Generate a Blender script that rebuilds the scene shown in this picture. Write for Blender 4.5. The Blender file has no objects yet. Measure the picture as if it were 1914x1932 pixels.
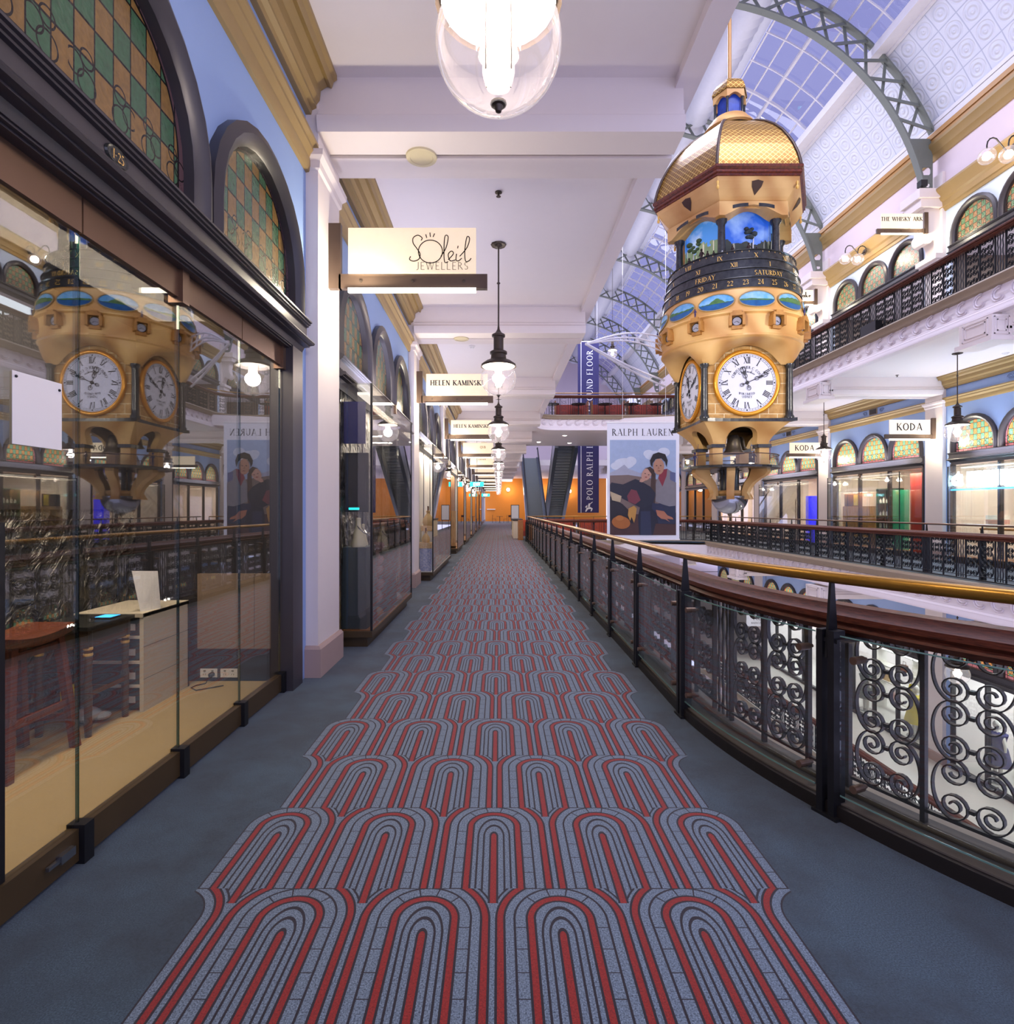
import bpy, math, random
from math import sin, cos, pi, sqrt, atan2, radians
from mathutils import Vector, Matrix
random.seed(7)
SC = bpy.context.scene
COL = SC.collection
# ---------------------------------------------------------------- camera, sky, light, exposure
cam_d = bpy.data.cameras.new('camera'); cam = bpy.data.objects.new('camera', cam_d); COL.objects.link(cam)
cam_d.sensor_fit = 'HORIZONTAL'; cam_d.sensor_width = 36.0; cam_d.lens = 1075 / 1914 * 36.0
cam_d.shift_x = 16 / 1914; cam_d.shift_y = -5 / 1914; cam_d.clip_start = 0.05; cam_d.clip_end = 300
cam.location = (0, 0, 1.55); cam.rotation_euler = (pi / 2, 0, 0)
SC.camera = cam
SC.view_settings.view_transform = 'Standard'; SC.view_settings.look = 'None'
SC.view_settings.gamma = 1.0; SC.view_settings.use_curve_mapping = False
SC.view_settings.exposure = 0.78
try:
    cy = SC.cycles
    cy.max_bounces = 6; cy.diffuse_bounces = 3; cy.glossy_bounces = 3; cy.transmission_bounces = 4
    cy.transparent_max_bounces = 16; cy.caustics_reflective = False; cy.caustics_refractive = False
    cy.use_denoising = True; cy.sample_clamp_indirect = 6.0; cy.use_adaptive_sampling = True; cy.adaptive_threshold = 0.03
except Exception: pass
world = bpy.data.worlds.new('dusk sky'); SC.world = world; world.use_nodes = True
bg = world.node_tree.nodes['Background']; bg.inputs[0].default_value = (0.60, 0.60, 0.95, 1); bg.inputs[1].default_value = 1.15

def area(name, loc, size, sizey, power, color, rot=(0, 0, 0)):
    d = bpy.data.lights.new(name, 'AREA'); d.shape = 'RECTANGLE'; d.size = size; d.size_y = sizey
    d.energy = power; d.color = color
    o = bpy.data.objects.new(name, d); COL.objects.link(o); o.location = loc; o.rotation_euler = rot
    return o
def spot(name, loc, power, color, ang=42):
    d = bpy.data.lights.new(name, 'SPOT'); d.energy = power; d.color = color; d.spot_size = radians(ang); d.spot_blend = .6; d.shadow_soft_size = .15
    o = bpy.data.objects.new(name, d); COL.objects.link(o); o.location = loc; return o
def point(name, loc, power, color, r=0.09, parent=None):
    d = bpy.data.lights.new(name, 'POINT'); d.energy = power; d.color = color; d.shadow_soft_size = r
    o = bpy.data.objects.new(name, d); COL.objects.link(o); o.location = loc
    if parent: o.parent = parent
    return o
WARM = (1.0, 0.80, 0.62); LAV = (0.78, 0.79, 1.0); WHITE = (1.0, 0.93, 0.86)
# added fill lights hung unseen in mid-void, brightening the roof and the void
for yy in (8.6, 20.6, 32.6, 46):
    area('vault_fill_light', (5.9, yy, 16.6), 5.0, 5.0, 620, LAV)
    area('vault_fill_light', (5.9, yy, 10.8), 3.0, 4.0, 130, (0.86, 0.86, 1.0), (pi, 0, 0))

for px_, tx in ((2.2, 5.85), (9.5, 5.85)):   # added spots without fittings, brightening the hanging clock
    for z_, tz in ((5.0, 4.8), (5.0, 8.2)):
        if px_ < 5 and tz > 8: continue
        v = Vector((tx - px_, 14.4 - 8.6, tz - z_)); o = spot('clock_fill_spot', (px_, 8.6, z_), 380, (1.0, .92, .80)); o.rotation_euler = v.to_track_quat('-Z', 'Y').to_euler()
# ---------------------------------------------------------------- materials
def C(h):
    h = h.lstrip('#'); o = []
    for i in (0, 2, 4):
        c = int(h[i:i + 2], 16) / 255
        o.append(c / 12.92 if c <= 0.04045 else ((c + 0.055) / 1.055) ** 2.4)
    return (*o, 1)
class E:
    def __init__(s, nt, v): s.nt = nt; s.v = v
    def _m(s, op, *a):
        n = s.nt.nodes.new('ShaderNodeMath'); n.operation = op
        for i, x in enumerate((s,) + a):
            if isinstance(x, E): s.nt.links.new(x.v, n.inputs[i])
            else: n.inputs[i].default_value = float(x)
        return E(s.nt, n.outputs[0])
    def __add__(s, o): return s._m('ADD', o)
    __radd__ = __add__
    def __sub__(s, o): return s._m('SUBTRACT', o)
    def __rsub__(s, o): return s._m('MULTIPLY', -1)._m('ADD', o)
    def __mul__(s, o): return s._m('MULTIPLY', o)
    __rmul__ = __mul__
    def __truediv__(s, o): return s._m('DIVIDE', o)
    def __lt__(s, o): return s._m('LESS_THAN', o)
    def __gt__(s, o): return s._m('GREATER_THAN', o)
    def __and__(s, o): return s._m('MULTIPLY', o)
    def __or__(s, o): return s._m('MAXIMUM', o)
    def inv(s): return 1 - s
    def abs(s): return s._m('ABSOLUTE')
    def floor(s): return s._m('FLOOR')
    def sqrt(s): return s._m('SQRT')
    def max(s, o): return s._m('MAXIMUM', o)
    def mod(s, o): return s._m('FLOORED_MODULO', o)
    def atan2(s, o): return s._m('ARCTAN2', o)
    def near(s, c, w): return (s - c).abs() < w
    def band(s, a, b): return (s > a) & (s < b)
def new_mat(name):
    m = bpy.data.materials.new(name); m.use_nodes = True
    nt = m.node_tree; b = nt.nodes['Principled BSDF']
    return m, nt, b
def xyz(nt, kind='Object'):
    t = nt.nodes.new('ShaderNodeTexCoord'); s = nt.nodes.new('ShaderNodeSeparateXYZ')
    nt.links.new(t.outputs[kind], s.inputs[0])
    return t.outputs[kind], E(nt, s.outputs[0]), E(nt, s.outputs[1]), E(nt, s.outputs[2])
def noise(nt, co, scale, detail=3, rough=0.5, dist=0.0):
    n = nt.nodes.new('ShaderNodeTexNoise'); n.inputs['Scale'].default_value = scale; n.inputs['Detail'].default_value = detail
    n.inputs['Roughness'].default_value = rough; n.inputs['Distortion'].default_value = dist
    nt.links.new(co, n.inputs['Vector']); return E(nt, n.outputs['Fac'])
def mixc(nt, fac, a, b):
    n = nt.nodes.new('ShaderNodeMix'); n.data_type = 'RGBA'
    for i, x in ((0, fac), (6, a), (7, b)):
        if isinstance(x, E): nt.links.new(x.v, n.inputs[i])
        elif hasattr(x, 'is_output') : nt.links.new(x, n.inputs[i])
        else: n.inputs[i].default_value = x
    return n.outputs[2]
def bump(nt, b, h, strength=0.3, dist=0.02):
    n = nt.nodes.new('ShaderNodeBump'); n.inputs['Strength'].default_value = strength; n.inputs['Distance'].default_value = dist
    nt.links.new(h.v if isinstance(h, E) else h, n.inputs['Height']); nt.links.new(n.outputs[0], b.inputs['Normal'])
MATS = {}
def mat(name, col, rough=0.5, metal=0.0, var=0.06, vscale=6.0, bmp=0.0, bscale=60.0, emit=None, es=0.0, col2=None, stretch=None, spec=None, coat=0):
    if name in MATS: return MATS[name]
    m, nt, b = new_mat(name); c = C(col) if isinstance(col, str) else col
    t = nt.nodes.new('ShaderNodeTexCoord'); co = t.outputs['Object']
    if stretch:
        mp = nt.nodes.new('ShaderNodeMapping'); mp.inputs['Scale'].default_value = stretch; nt.links.new(co, mp.inputs[0]); co = mp.outputs[0]
    d = C(col2) if col2 else tuple(max(0, x * (1 - 3 * var)) for x in c[:3]) + (1,)
    f = noise(nt, co, vscale, 4, 0.6, 0.4 if stretch else 0)
    nt.links.new(mixc(nt, (f - 0.3) * 2.2 if col2 else f * 0.6, c, d), b.inputs['Base Color'])
    b.inputs['Roughness'].default_value = rough; b.inputs['Metallic'].default_value = metal
    if spec is not None: b.inputs['Specular IOR Level'].default_value = spec
    if coat: b.inputs['Coat Weight'].default_value = coat; b.inputs['Coat Roughness'].default_value = 0.12
    if bmp: bump(nt, b, noise(nt, co, bscale, 4), bmp, 0.01)
    if emit: b.inputs['Emission Color'].default_value = C(emit); b.inputs['Emission Strength'].default_value = es
    MATS[name] = m; return m
def glass(name, tint=(0.97, 0.99, 0.98), refl=1.0, rough=0.0, base=0.03, em=0):
    m = bpy.data.materials.new(name); m.use_nodes = True; nt = m.node_tree
    for n in list(nt.nodes): nt.nodes.remove(n)
    o = nt.nodes.new('ShaderNodeOutputMaterial'); mx = nt.nodes.new('ShaderNodeMixShader')
    tr = nt.nodes.new('ShaderNodeBsdfTransparent'); tr.inputs[0].default_value = (*tint, 1)
    gl = nt.nodes.new('ShaderNodeBsdfGlossy'); gl.inputs['Roughness'].default_value = rough
    lw = nt.nodes.new('ShaderNodeLayerWeight'); lw.inputs[0].default_value = 0.5
    f = E(nt, lw.outputs['Facing'])
    f = (f._m('POWER', 3.0) * refl + base)._m('MINIMUM', 1.0)
    nt.links.new(f.v, mx.inputs[0]); nt.links.new(tr.outputs[0], mx.inputs[1]); nt.links.new(gl.outputs[0], mx.inputs[2]); nt.links.new(mx.outputs[0], o.inputs[0])
    if em:
        e = nt.nodes.new('ShaderNodeEmission'); e.inputs[0].default_value = (1, .9, .88, 1); e.inputs[1].default_value = em; a = nt.nodes.new('ShaderNodeAddShader')
        nt.links.new(mx.outputs[0], a.inputs[0]); nt.links.new(e.outputs[0], a.inputs[1]); nt.links.new(a.outputs[0], o.inputs[0])
    MATS[name] = m; return m
# ---- carpet
def carpet():
    m, nt, b = new_mat('patterned carpet'); co, X, Y, Z = xyz(nt)
    W, H, Y0 = 0.5156, 0.631, 2.33
    x = (X + 0.022) / W; u = (Y - Y0) / H; n = u.floor() + 1
    par = n.mod(2); off = (1 - par) * 0.5
    c = (x - off + 0.5).floor() + off; a = (x - c).abs(); b5 = 0.5 - a
    tau = (Y - Y0 - n * H) / W + 0.34; tp = tau.max(0)
    r = (a * a + tp * tp).sqrt(); ti = (tau + 0.166).max(0) * 0.5; q = (a * a + ti * ti).sqrt()
    lw = 0.0082
    inn = r < 0.34; core = r < 0.19; out = inn.inv(); low = tau < 0
    red = (core & (q < 0.032)) | r.band(0.19, 0.25) | (out & r.band(0.415, 0.475)) | (out & (b5 < 0.03) & (r > 0.46) & (tau > 0.17))
    ln = core & (q.near(0.032, lw) | q.near(0.09, lw) | q.near(0.143, lw))
    ln = ln | r.near(0.19, lw) | r.near(0.25, lw) | r.near(0.34, lw) | r.near(0.415, lw) | r.near(0.475, lw)
    ln = ln | (out & (tau > 0) & r.near(0.512, lw) & (b5 > 0.03)) | (out & (r > 0.512) & (b5.near(0.09, lw) | b5.near(0.143, lw))) | (out & (b5.near(0.032, lw)) & (r > 0.47) & (tau > 0.17))
    brick = r.band(0.25, 0.34); tk = ((tau + 0.083) / 0.2 + 0.5)._m('FRACT') - 0.5
    ph = a.atan2(tau)
    ln = ln | (brick & low & (tk.abs() < 0.02)) | (brick & low.inv() & (ph.near(0.24, 0.018) | ph.near(0.78, 0.018))) | (out & (a < 0.25) & (tau > 0.332))
    ax = x.abs(); ca = c.abs()
    hide = (par & (ax > 2.0) & (r > 0.346)) | (par.inv() & (ca > 2.2) & (r < 0.334)) | (ax > 2.5) | (Y > 61) | (par.inv() & (ca > 2.2) & (ax > 2.345))
    show = hide.inv()
    nz = noise(nt, co, 170, 3, 0.8); nb = noise(nt, co, 1.6, 4, 0.65); nm = noise(nt, co, 70, 3, 0.7)
    base = mixc(nt, (nz - 0.34) * 3.0, C('#1f2d3c'), C('#8294a8')); field = mixc(nt, (nz - 0.32) * 2.6, C('#122530'), C('#4b6274'))
    field = mixc(nt, ((nb - 0.4) * 4.5)._m('MAXIMUM', 0)._m('MINIMUM', 0.85), field, mixc(nt, (nm - 0.2) * 1.2, C('#121c24'), C('#3c4a57')))
    rc = mixc(nt, (nz - 0.3) * 2, C('#560a08'), C('#a8281e'))
    col = mixc(nt, show, field, base); col = mixc(nt, red & show, col, rc); col = mixc(nt, ln & show, col, C('#1c1720'))
    nt.links.new(col, b.inputs['Base Color']); b.inputs['Roughness'].default_value = 0.95; b.inputs['Specular IOR Level'].default_value = 0.15
    b.inputs['Sheen Weight'].default_value = 0.25
    bump(nt, b, noise(nt, co, 420, 2, 0.7), 0.35, 0.006)
    MATS['carpet'] = m
carpet()
# ---- stained glass, lit or dull; object origin = middle of the sill, y along, z up
def stained(name, lit, gcol, acol, brd, pitch=0.125, pz=0.165):
    m, nt, b = new_mat(name); co, X, Y, Z = xyz(nt)
    y = Y / pitch + 0.5; z = Z / pz + 0.1
    chk = (y.floor() + z.floor()).mod(2)
    nz = noise(nt, co, 30, 2); blotch = noise(nt, co, 5, 2)
    lead = ((y._m('FRACT') - 0.5).abs() > 0.465) | ((z._m('FRACT') - 0.5).abs() > 0.465)
    zz = (Z - 0.30).max(0); r = (Y * Y + zz * zz).sqrt()
    border = (r > 0.605) | (Z < 0.10)
    lead = (lead & border.inv()) | r.near(0.605, 0.009) | Z.near(0.10, 0.008)
    yy = (Y.abs() / 0.22)._m('FRACT') * 0.22 - 0.11
    for cyy, cz, rr in ((0, 0.20, 0.055), (0, 0.31, 0.04), (0.07, 0.25, 0.05)):
        d = ((yy - cyy) * (yy - cyy) + (Z - cz) * (Z - cz)).sqrt(); lead = lead | d.near(rr, 0.0045)
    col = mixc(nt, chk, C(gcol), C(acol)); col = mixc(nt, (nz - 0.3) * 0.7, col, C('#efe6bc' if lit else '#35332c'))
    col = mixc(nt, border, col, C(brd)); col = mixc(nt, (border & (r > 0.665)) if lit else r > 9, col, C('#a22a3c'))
    tick = ((y * 0.8)._m('FRACT') < 0.07) & border
    col = mixc(nt, lead | tick, col, C('#1a1614'))
    nt.links.new(col, b.inputs['Base Color']); b.inputs['Roughness'].default_value = 0.22
    bump(nt, b, nz, 0.5, 0.01)
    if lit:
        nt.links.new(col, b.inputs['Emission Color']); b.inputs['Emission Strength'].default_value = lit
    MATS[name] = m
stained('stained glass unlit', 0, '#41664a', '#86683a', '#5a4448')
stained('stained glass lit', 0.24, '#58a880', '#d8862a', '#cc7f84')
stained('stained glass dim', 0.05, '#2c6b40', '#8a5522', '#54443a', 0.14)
# ---- others
mat('cream paint', '#e6dcd8', 0.55, var=0.02); mat('white plaster', '#ebe3e3', 0.6, var=0.02); mat('fascia plaster', '#e4dadd', 0.55, var=0.02)
mat('skirting pink', '#b29a92', 0.5, var=0.03); mat('blue wall', '#93aedd', 0.6, var=0.02); mat('pale blue wall', '#c6d6ea', 0.6, var=0.02)
mat('pink wall', '#dfd0d6', 0.6, var=0.02); mat('gold cornice', '#a08655', 0.45, var=0.05); mat('gold strip', '#b98a4c', 0.4, var=0.05)
mat('dark frame', '#3a373c', 0.35, var=0.05); mat('tan band', '#9c8a72', 0.5); mat('orange wall', '#e08a2c', 0.7)
mat('bronze', '#7a604e', 0.3, 0.6, var=0.1, vscale=3); mat('black iron', '#1b1b1e', 0.45, 0.3); mat('scroll iron', '#4a453f', 0.4, 0.5, bmp=0.2)
mat('blued iron', '#23272f', 0.42, 0.3); mat('brass rail', '#a87b2e', 0.32, 0.75, var=0.08, vscale=2); mat('curb black', '#221c18', 0.4, var=0.2, vscale=8)
mat('timber rail', '#6a3420', 0.5, var=0.15, vscale=5, col2='#2c120c', stretch=(3, 3, 30), coat=0, spec=.25)
mat('brown timber', '#7a3e20', 0.4, col2='#3c1a0e', vscale=6, stretch=(12, 12, 2)); mat('dark plinth', '#4a3a22', 0.4, var=0.15)
mat('tan carpet', '#b8a074', 0.95, var=0.12, vscale=90, bmp=0.3, bscale=300); mat('dark interior', '#26242a', 0.6); mat('mid interior', '#8d7a6b', 0.6)
mat('lamp metal', '#4a4038', 0.4, 0.5); mat('white enamel', '#f4efe8', 0.3, emit='#fff2e4', es=0.5); mat('lamp tube', '#ffffff', 0.3, emit='#fff0de', es=14)
mat('steel green', '#747a72', 0.5, var=0.05); mat('pale steel', '#9aa5a6', 0.5); mat('white steel', '#e8e6ea', 0.4); mat('duct white', '#dcdde8', 0.45)
mat('sign face', '#f6ead0', 0.4, emit='#ffe2b0', es=0.26); mat('sign glow', '#ffffff', 0.4, emit='#fff4da', es=3.2); mat('sign bronze', '#5a4a40', 0.4, 0.4)
mat('ink', '#16141a', 0.5); mat('gold ink', '#f2c463', 0.4, 0.15); mat('faint ink', '#b59a68', 0.5); mat('grey ink', '#8d8a80', 0.5)
mat('black marble', '#1d1e20', 0.22, var=0.1, col2='#3b3d3a', vscale=9); mat('chrome', '#9a9ca0', 0.12, 0.9); mat('dial white', '#d4d6e6', 0.45, emit='#e8ecff', es=0.06)
mat('dial gold', '#e09a2c', 0.3, 0.5); mat('burr wood', '#7a3316', 0.35, col2='#2c0f08', vscale=18); mat('bell bronze', '#6d6250', 0.35, 0.6)
mat('paper', '#eeecea', 0.7, var=0.02); mat('poster white', '#eaecf7', 0.6, var=0.01); mat('navy banner', '#2d2a63', 0.7, var=0.05)
mat('orange seat', '#c8502a', 0.6); mat('red seat', '#8e2f22', 0.6); mat('oak', '#a8703c', 0.5, col2='#7c4c22', vscale=5, stretch=(10, 10, 2))
mat('escalator steel', '#8a9096', 0.3, 0.7); mat('escalator step', '#7a8287', 0.4, 0.5); mat('rubber', '#141416', 0.5); mat('teal panel', '#1fa67c', 0.5, emit='#1fa67c', es=0.15)  # teal panel gets a slight glow in place of display light
mat('green shelf', '#1e5a3c', 0.5); mat('ash wood', '#e0b070', 0.5, col2='#b07c3c', vscale=4, stretch=(6, 6, 1)); mat('blue lamp', '#2020c0', 0.4, emit='#2222e0', es=0.8)
mat('neon', '#ffffff', 0.4, emit='#bfe6ff', es=9); mat('neon blue', '#3aa0ff', 0.4, emit='#3a9cff', es=2.5); mat('exit green', '#16a8a8', 0.4, emit='#20c8c4', es=1.6)
mat('white box', '#e9e4da', 0.5); mat('black paint', '#141414', 0.3); mat('cabinet cream', '#d9cfba', 0.6, var=0.05, stretch=(2, 2, 30)); mat('skin dark', '#3a2119', 0.6)
mat('cream velvet', '#d8cba4', 0.7); mat('slate cloth', '#3a4648', 0.8, var=0.15, vscale=9, bmp=0.4, bscale=12); mat('pink petal', '#d8a8a0', 0.6); mat('straw', '#d8b47a', 0.8, bmp=0.4)
mat('pale tile', '#d8d4cc', 0.3); mat('red panel', '#a3261c', 0.5); mat('yellow print', '#e6d020', 0.5); mat('plastic film', '#c8ccd2', 0.25); mat('shop white', '#f4f4f6', 0.5, emit='#f2f4ff', es=0.12)  # shop white emits a little, standing in for bright interior lighting
glass('clear glass', base=0.05, refl=0.75); glass('door glass', tint=(0.86, 0.87, 0.85), base=0.15, refl=0.7); glass('globe glass', tint=(0.93, 0.90, 0.92), base=0.05, refl=0.9, em=.10)  # globe glass glows faintly: the bulb's bloom put into the glass
glass('rail glass', tint=(0.90, 0.93, 0.93), base=0.04, refl=0.55); glass('case glass', tint=(0.95, 0.96, 0.95), base=0.07, refl=0.95); glass('green edge', tint=(0.1, 0.32, 0.26), base=0.15, refl=0.6)
glass('sky glass', tint=(0.25, 0.26, 0.36), base=0.06, refl=0.3)
def sandstone():
    m, nt, b = new_mat('banded sandstone'); co, X, Y, Z = xyz(nt)
    w = nt.nodes.new('ShaderNodeTexWave'); w.inputs['Scale'].default_value = 0.42; w.inputs['Distortion'].default_value = 9; w.inputs['Detail'].default_value = 3; w.inputs['Detail Scale'].default_value = 0.7
    mp = nt.nodes.new('ShaderNodeMapping'); mp.inputs['Rotation'].default_value = (0.5, 0.6, 0.3); nt.links.new(co, mp.inputs[0]); nt.links.new(mp.outputs[0], w.inputs[0])
    n = noise(nt, co, 2.2, 5); f = E(nt, w.outputs['Fac']) * 0.6 + n * 0.5
    c = mixc(nt, (f - 0.2) * 1.15, C('#e2b872'), C('#b27a38')); nt.links.new(c, b.inputs['Base Color']); b.inputs['Roughness'].default_value = 0.5
    MATS['sandstone'] = m
    m, nt, b = new_mat('rough sandstone blocks'); co, X, Y, Z = xyz(nt)
    n = noise(nt, co, 7, 5); h = X + Y
    zz = (Z / 0.24)._m('FRACT'); row = (Z / 0.24).floor().mod(2) * 0.5; hh = (h / 0.42 + row)._m('FRACT')
    j = (zz < 0.06) | (hh < 0.035)
    c = mixc(nt, n * 1.2, C('#dbb069'), C('#9a6a2c')); c = mixc(nt, j, c, C('#e8d6a8')); nt.links.new(c, b.inputs['Base Color']); b.inputs['Roughness'].default_value = 0.7
    bump(nt, b, n, 0.9, 0.05); MATS['stone blocks'] = m
    m, nt, b = new_mat('gilded shingles'); co, X, Y, Z = xyz(nt)
    t = nt.nodes.new('ShaderNodeUVMap'); s = nt.nodes.new('ShaderNodeSeparateXYZ'); nt.links.new(t.outputs[0], s.inputs[0])
    U, V = E(nt, s.outputs[0]), E(nt, s.outputs[1]); p = ((U + V) * 7.5)._m('FRACT'); q = ((U - V) * 7.5)._m('FRACT')
    e = (p < 0.1) | (q < 0.1); pl = (p - 0.5) * (p - 0.5) + (q - 0.5) * (q - 0.5)
    c = mixc(nt, e, mixc(nt, noise(nt, co, 9), C('#b07c2c'), C('#6c481a')), C('#f2cf72')); nt.links.new(c, b.inputs['Base Color'])
    b.inputs['Metallic'].default_value = 0.55; b.inputs['Roughness'].default_value = 0.34; bump(nt, b, (p + q) * 0.5 + e * 0.6, 0.7, 0.03); MATS['gold shingle'] = m
mat('niche brown', '#3c1c0c', 0.6); mat('oval sky', '#4a98cc', 0.4, col2='#9cc4dc', vscale=5); mat('oval sea', '#145a92', 0.35, col2='#0c3f70'); mat('oval land', '#4c7a3a', 0.5, col2='#2c5428', vscale=14); mat('sandstone dark', '#b8843e', 0.5, col2='#98672c'); mat('lantern blue', '#1c3a9a', 0.3, col2='#0c1c58', emit='#1c3a9a', es=.2)
mat('dusty stone', '#6a6154', .8, var=.15, vscale=9); mat('neon warm', '#fff', .4, emit='#fff0dc', es=1.5) if False else mat('neon warm', '#ffffff', .4, emit='#fff0dc', es=1.5); mat('shop brown', '#84624e', .6); mat('small dial', '#a8a8b4', .5); mat('pale edge', '#6f948a', .2, es=0); mat('leaf green', '#5d7548', .8); mat('blue print', '#7f8fd0', .6, col2='#e8e8f0', vscale=30); mat('woven print', '#d49a50', .7, col2='#f0e0c0', vscale=40); mat('blue line', '#6f86b4', .6)
sandstone()
def pressed():
    m, nt, b = new_mat('pressed metal panel'); co, X, Y, Z = xyz(nt)
    t = nt.nodes.new('ShaderNodeUVMap'); s = nt.nodes.new('ShaderNodeSeparateXYZ'); nt.links.new(t.outputs[0], s.inputs[0])
    U, V = E(nt, s.outputs[0]) / 0.62, E(nt, s.outputs[1]) / 0.62; p = U._m('FRACT') - 0.5; q = V._m('FRACT') - 0.5
    d = (p * p + q * q).sqrt(); h = (d * 30)._m('SINE') * (d < 0.42) + ((p.abs() > 0.46) | (q.abs() > 0.46)) * 1.5
    c = mixc(nt, (p.abs() > 0.475) | (q.abs() > 0.475), C('#dde2ee'), C('#b9c0d2')); nt.links.new(c, b.inputs['Base Color']); b.inputs['Roughness'].default_value = 0.45
    bump(nt, b, h, 0.5, 0.03); MATS['pressed metal'] = m
    m, nt, b = new_mat('embossed silver foil'); co, X, Y, Z = xyz(nt)
    v = nt.nodes.new('ShaderNodeTexVoronoi'); v.inputs['Scale'].default_value = 8; nt.links.new(co, v.inputs['Vector'])
    n = noise(nt, co, 5, 4, 0.6, 1.5); h = E(nt, v.outputs['Distance']) + n * 1.5
    nt.links.new(mixc(nt, n, C('#75736e'), C('#2a2a2c')), b.inputs['Base Color']); b.inputs['Metallic'].default_value = 0.7; b.inputs['Roughness'].default_value = 0.3
    bump(nt, b, h, 0.8, 0.08); MATS['silver foil'] = m
pressed()
# ---------------------------------------------------------------- mesh helpers
ORG = {}
class MB:
    def __init__(s): s.v = []; s.f = []; s.uv = {}
    def add(s, vs, fs):
        k = len(s.v); s.v += [tuple(p) for p in vs]; s.f += [tuple(i + k for i in f) for f in fs]; return s
    def box(s, x0, x1, y0, y1, z0, z1):
        return s.add([(x, y, z) for x in (x0, x1) for y in (y0, y1) for z in (z0, z1)],
                     [(0, 1, 3, 2), (4, 6, 7, 5), (0, 4, 5, 1), (2, 3, 7, 6), (0, 2, 6, 4), (1, 5, 7, 3)])
    def bx(s, c, d): return s.box(c[0] - d[0] / 2, c[0] + d[0] / 2, c[1] - d[1] / 2, c[1] + d[1] / 2, c[2] - d[2] / 2, c[2] + d[2] / 2)
    def poly(s, pts): return s.add(pts, [tuple(range(len(pts)))])
    def tube(s, pts, r, seg=8, closed=False):
        P = [Vector(p) for p in pts]; n = len(P); vs = []; up = None
        for i, p in enumerate(P):
            a = P[(i - 1) % n] if (closed or i) else p; c = P[(i + 1) % n] if (closed or i < n - 1) else p
            t = (c - a).normalized()
            if up is None: up = t.orthogonal().normalized()
            up = (up - t * up.dot(t)).normalized(); w = t.cross(up); rr = r[i] if isinstance(r, (list, tuple)) else r
            vs += [p + (up * cos(2 * pi * k / seg) + w * sin(2 * pi * k / seg)) * rr for k in range(seg)]
        fs = []
        for i in range(n if closed else n - 1):
            j = (i + 1) % n
            fs += [(i * seg + k, i * seg + (k + 1) % seg, j * seg + (k + 1) % seg, j * seg + k) for k in range(seg)]
        if not closed: fs += [tuple(range(seg - 1, -1, -1)), tuple((n - 1) * seg + k for k in range(seg))]
        return s.add(vs, fs)
    def lathe(s, prof, c=(0, 0, 0), seg=24, a0=0.0, cap=False):
        vs = []; fs = []; n = len(prof)
        for r, z in prof: vs += [(c[0] + r * cos(a0 + 2 * pi * k / seg), c[1] + r * sin(a0 + 2 * pi * k / seg), c[2] + z) for k in range(seg)]
        for i in range(n - 1): fs += [(i * seg + k, i * seg + (k + 1) % seg, (i + 1) * seg + (k + 1) % seg, (i + 1) * seg + k) for k in range(seg)]
        if cap: fs += [tuple(range(seg - 1, -1, -1)), tuple((n - 1) * seg + k for k in range(seg))]
        return s.add(vs, fs)
    def sphere(s, c, r, seg=14, rings=8, sz=1.0):
        return s.lathe([(max(1e-4, r * sin(pi * i / rings)), -r * sz * cos(pi * i / rings)) for i in range(rings + 1)], c, seg)
    def prism(s, poly, ax, a, b):
        n = len(poly)
        def P(p, t): return {'x': (t, p[0], p[1]), 'y': (p[0], t, p[1]), 'z': (p[0], p[1], t)}[ax]
        return s.add([P(p, a) for p in poly] + [P(p, b) for p in poly],
                     [tuple(range(n)), tuple(range(2 * n - 1, n - 1, -1))] + [(i, (i + 1) % n, n + (i + 1) % n, n + i) for i in range(n)])
    def sweep(s, prof, path, closed=False, caps=True):
        n = len(prof); m = len(path); vs = []
        for x, y, nx, ny in path: vs += [(x + nx * o, y + ny * o, z) for o, z in prof]
        fs = []
        for i in range(m if closed else m - 1):
            j = (i + 1) % m
            fs += [(i * n + k, i * n + (k + 1) % n, j * n + (k + 1) % n, j * n + k) for k in range(n)]
        if caps and not closed: fs += [tuple(range(n)), tuple(range(m * n - 1, (m - 1) * n - 1, -1))]
        return s.add(vs, fs)
    def flat(s, pts, w, th):
        """flat bar following pts in the (x,z) plane, w wide along y, th thick in the plane"""
        n = len(pts); vs = []
        for i, (x, z) in enumerate(pts):
            a = pts[max(0, i - 1)]; c = pts[min(n - 1, i + 1)]; dx, dz = c[0] - a[0], c[1] - a[1]; L = sqrt(dx * dx + dz * dz) or 1
            nx, nz = -dz / L * th / 2, dx / L * th / 2
            vs += [(x + nx, -w / 2, z + nz), (x - nx, -w / 2, z - nz), (x - nx, w / 2, z - nz), (x + nx, w / 2, z + nz)]
        fs = [(i * 4 + k, i * 4 + (k + 1) % 4, i * 4 + 4 + (k + 1) % 4, i * 4 + 4 + k) for i in range(n - 1) for k in range(4)]
        return s.add(vs, fs + [(3, 2, 1, 0), tuple(4 * n - 4 + k for k in range(4))])
    def join(s, o, fn=None): return s.add([fn(p) for p in o.v] if fn else o.v, o.f)
    def map(s, fn): s.v = [tuple(fn(p)) for p in s.v]; return s
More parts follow.
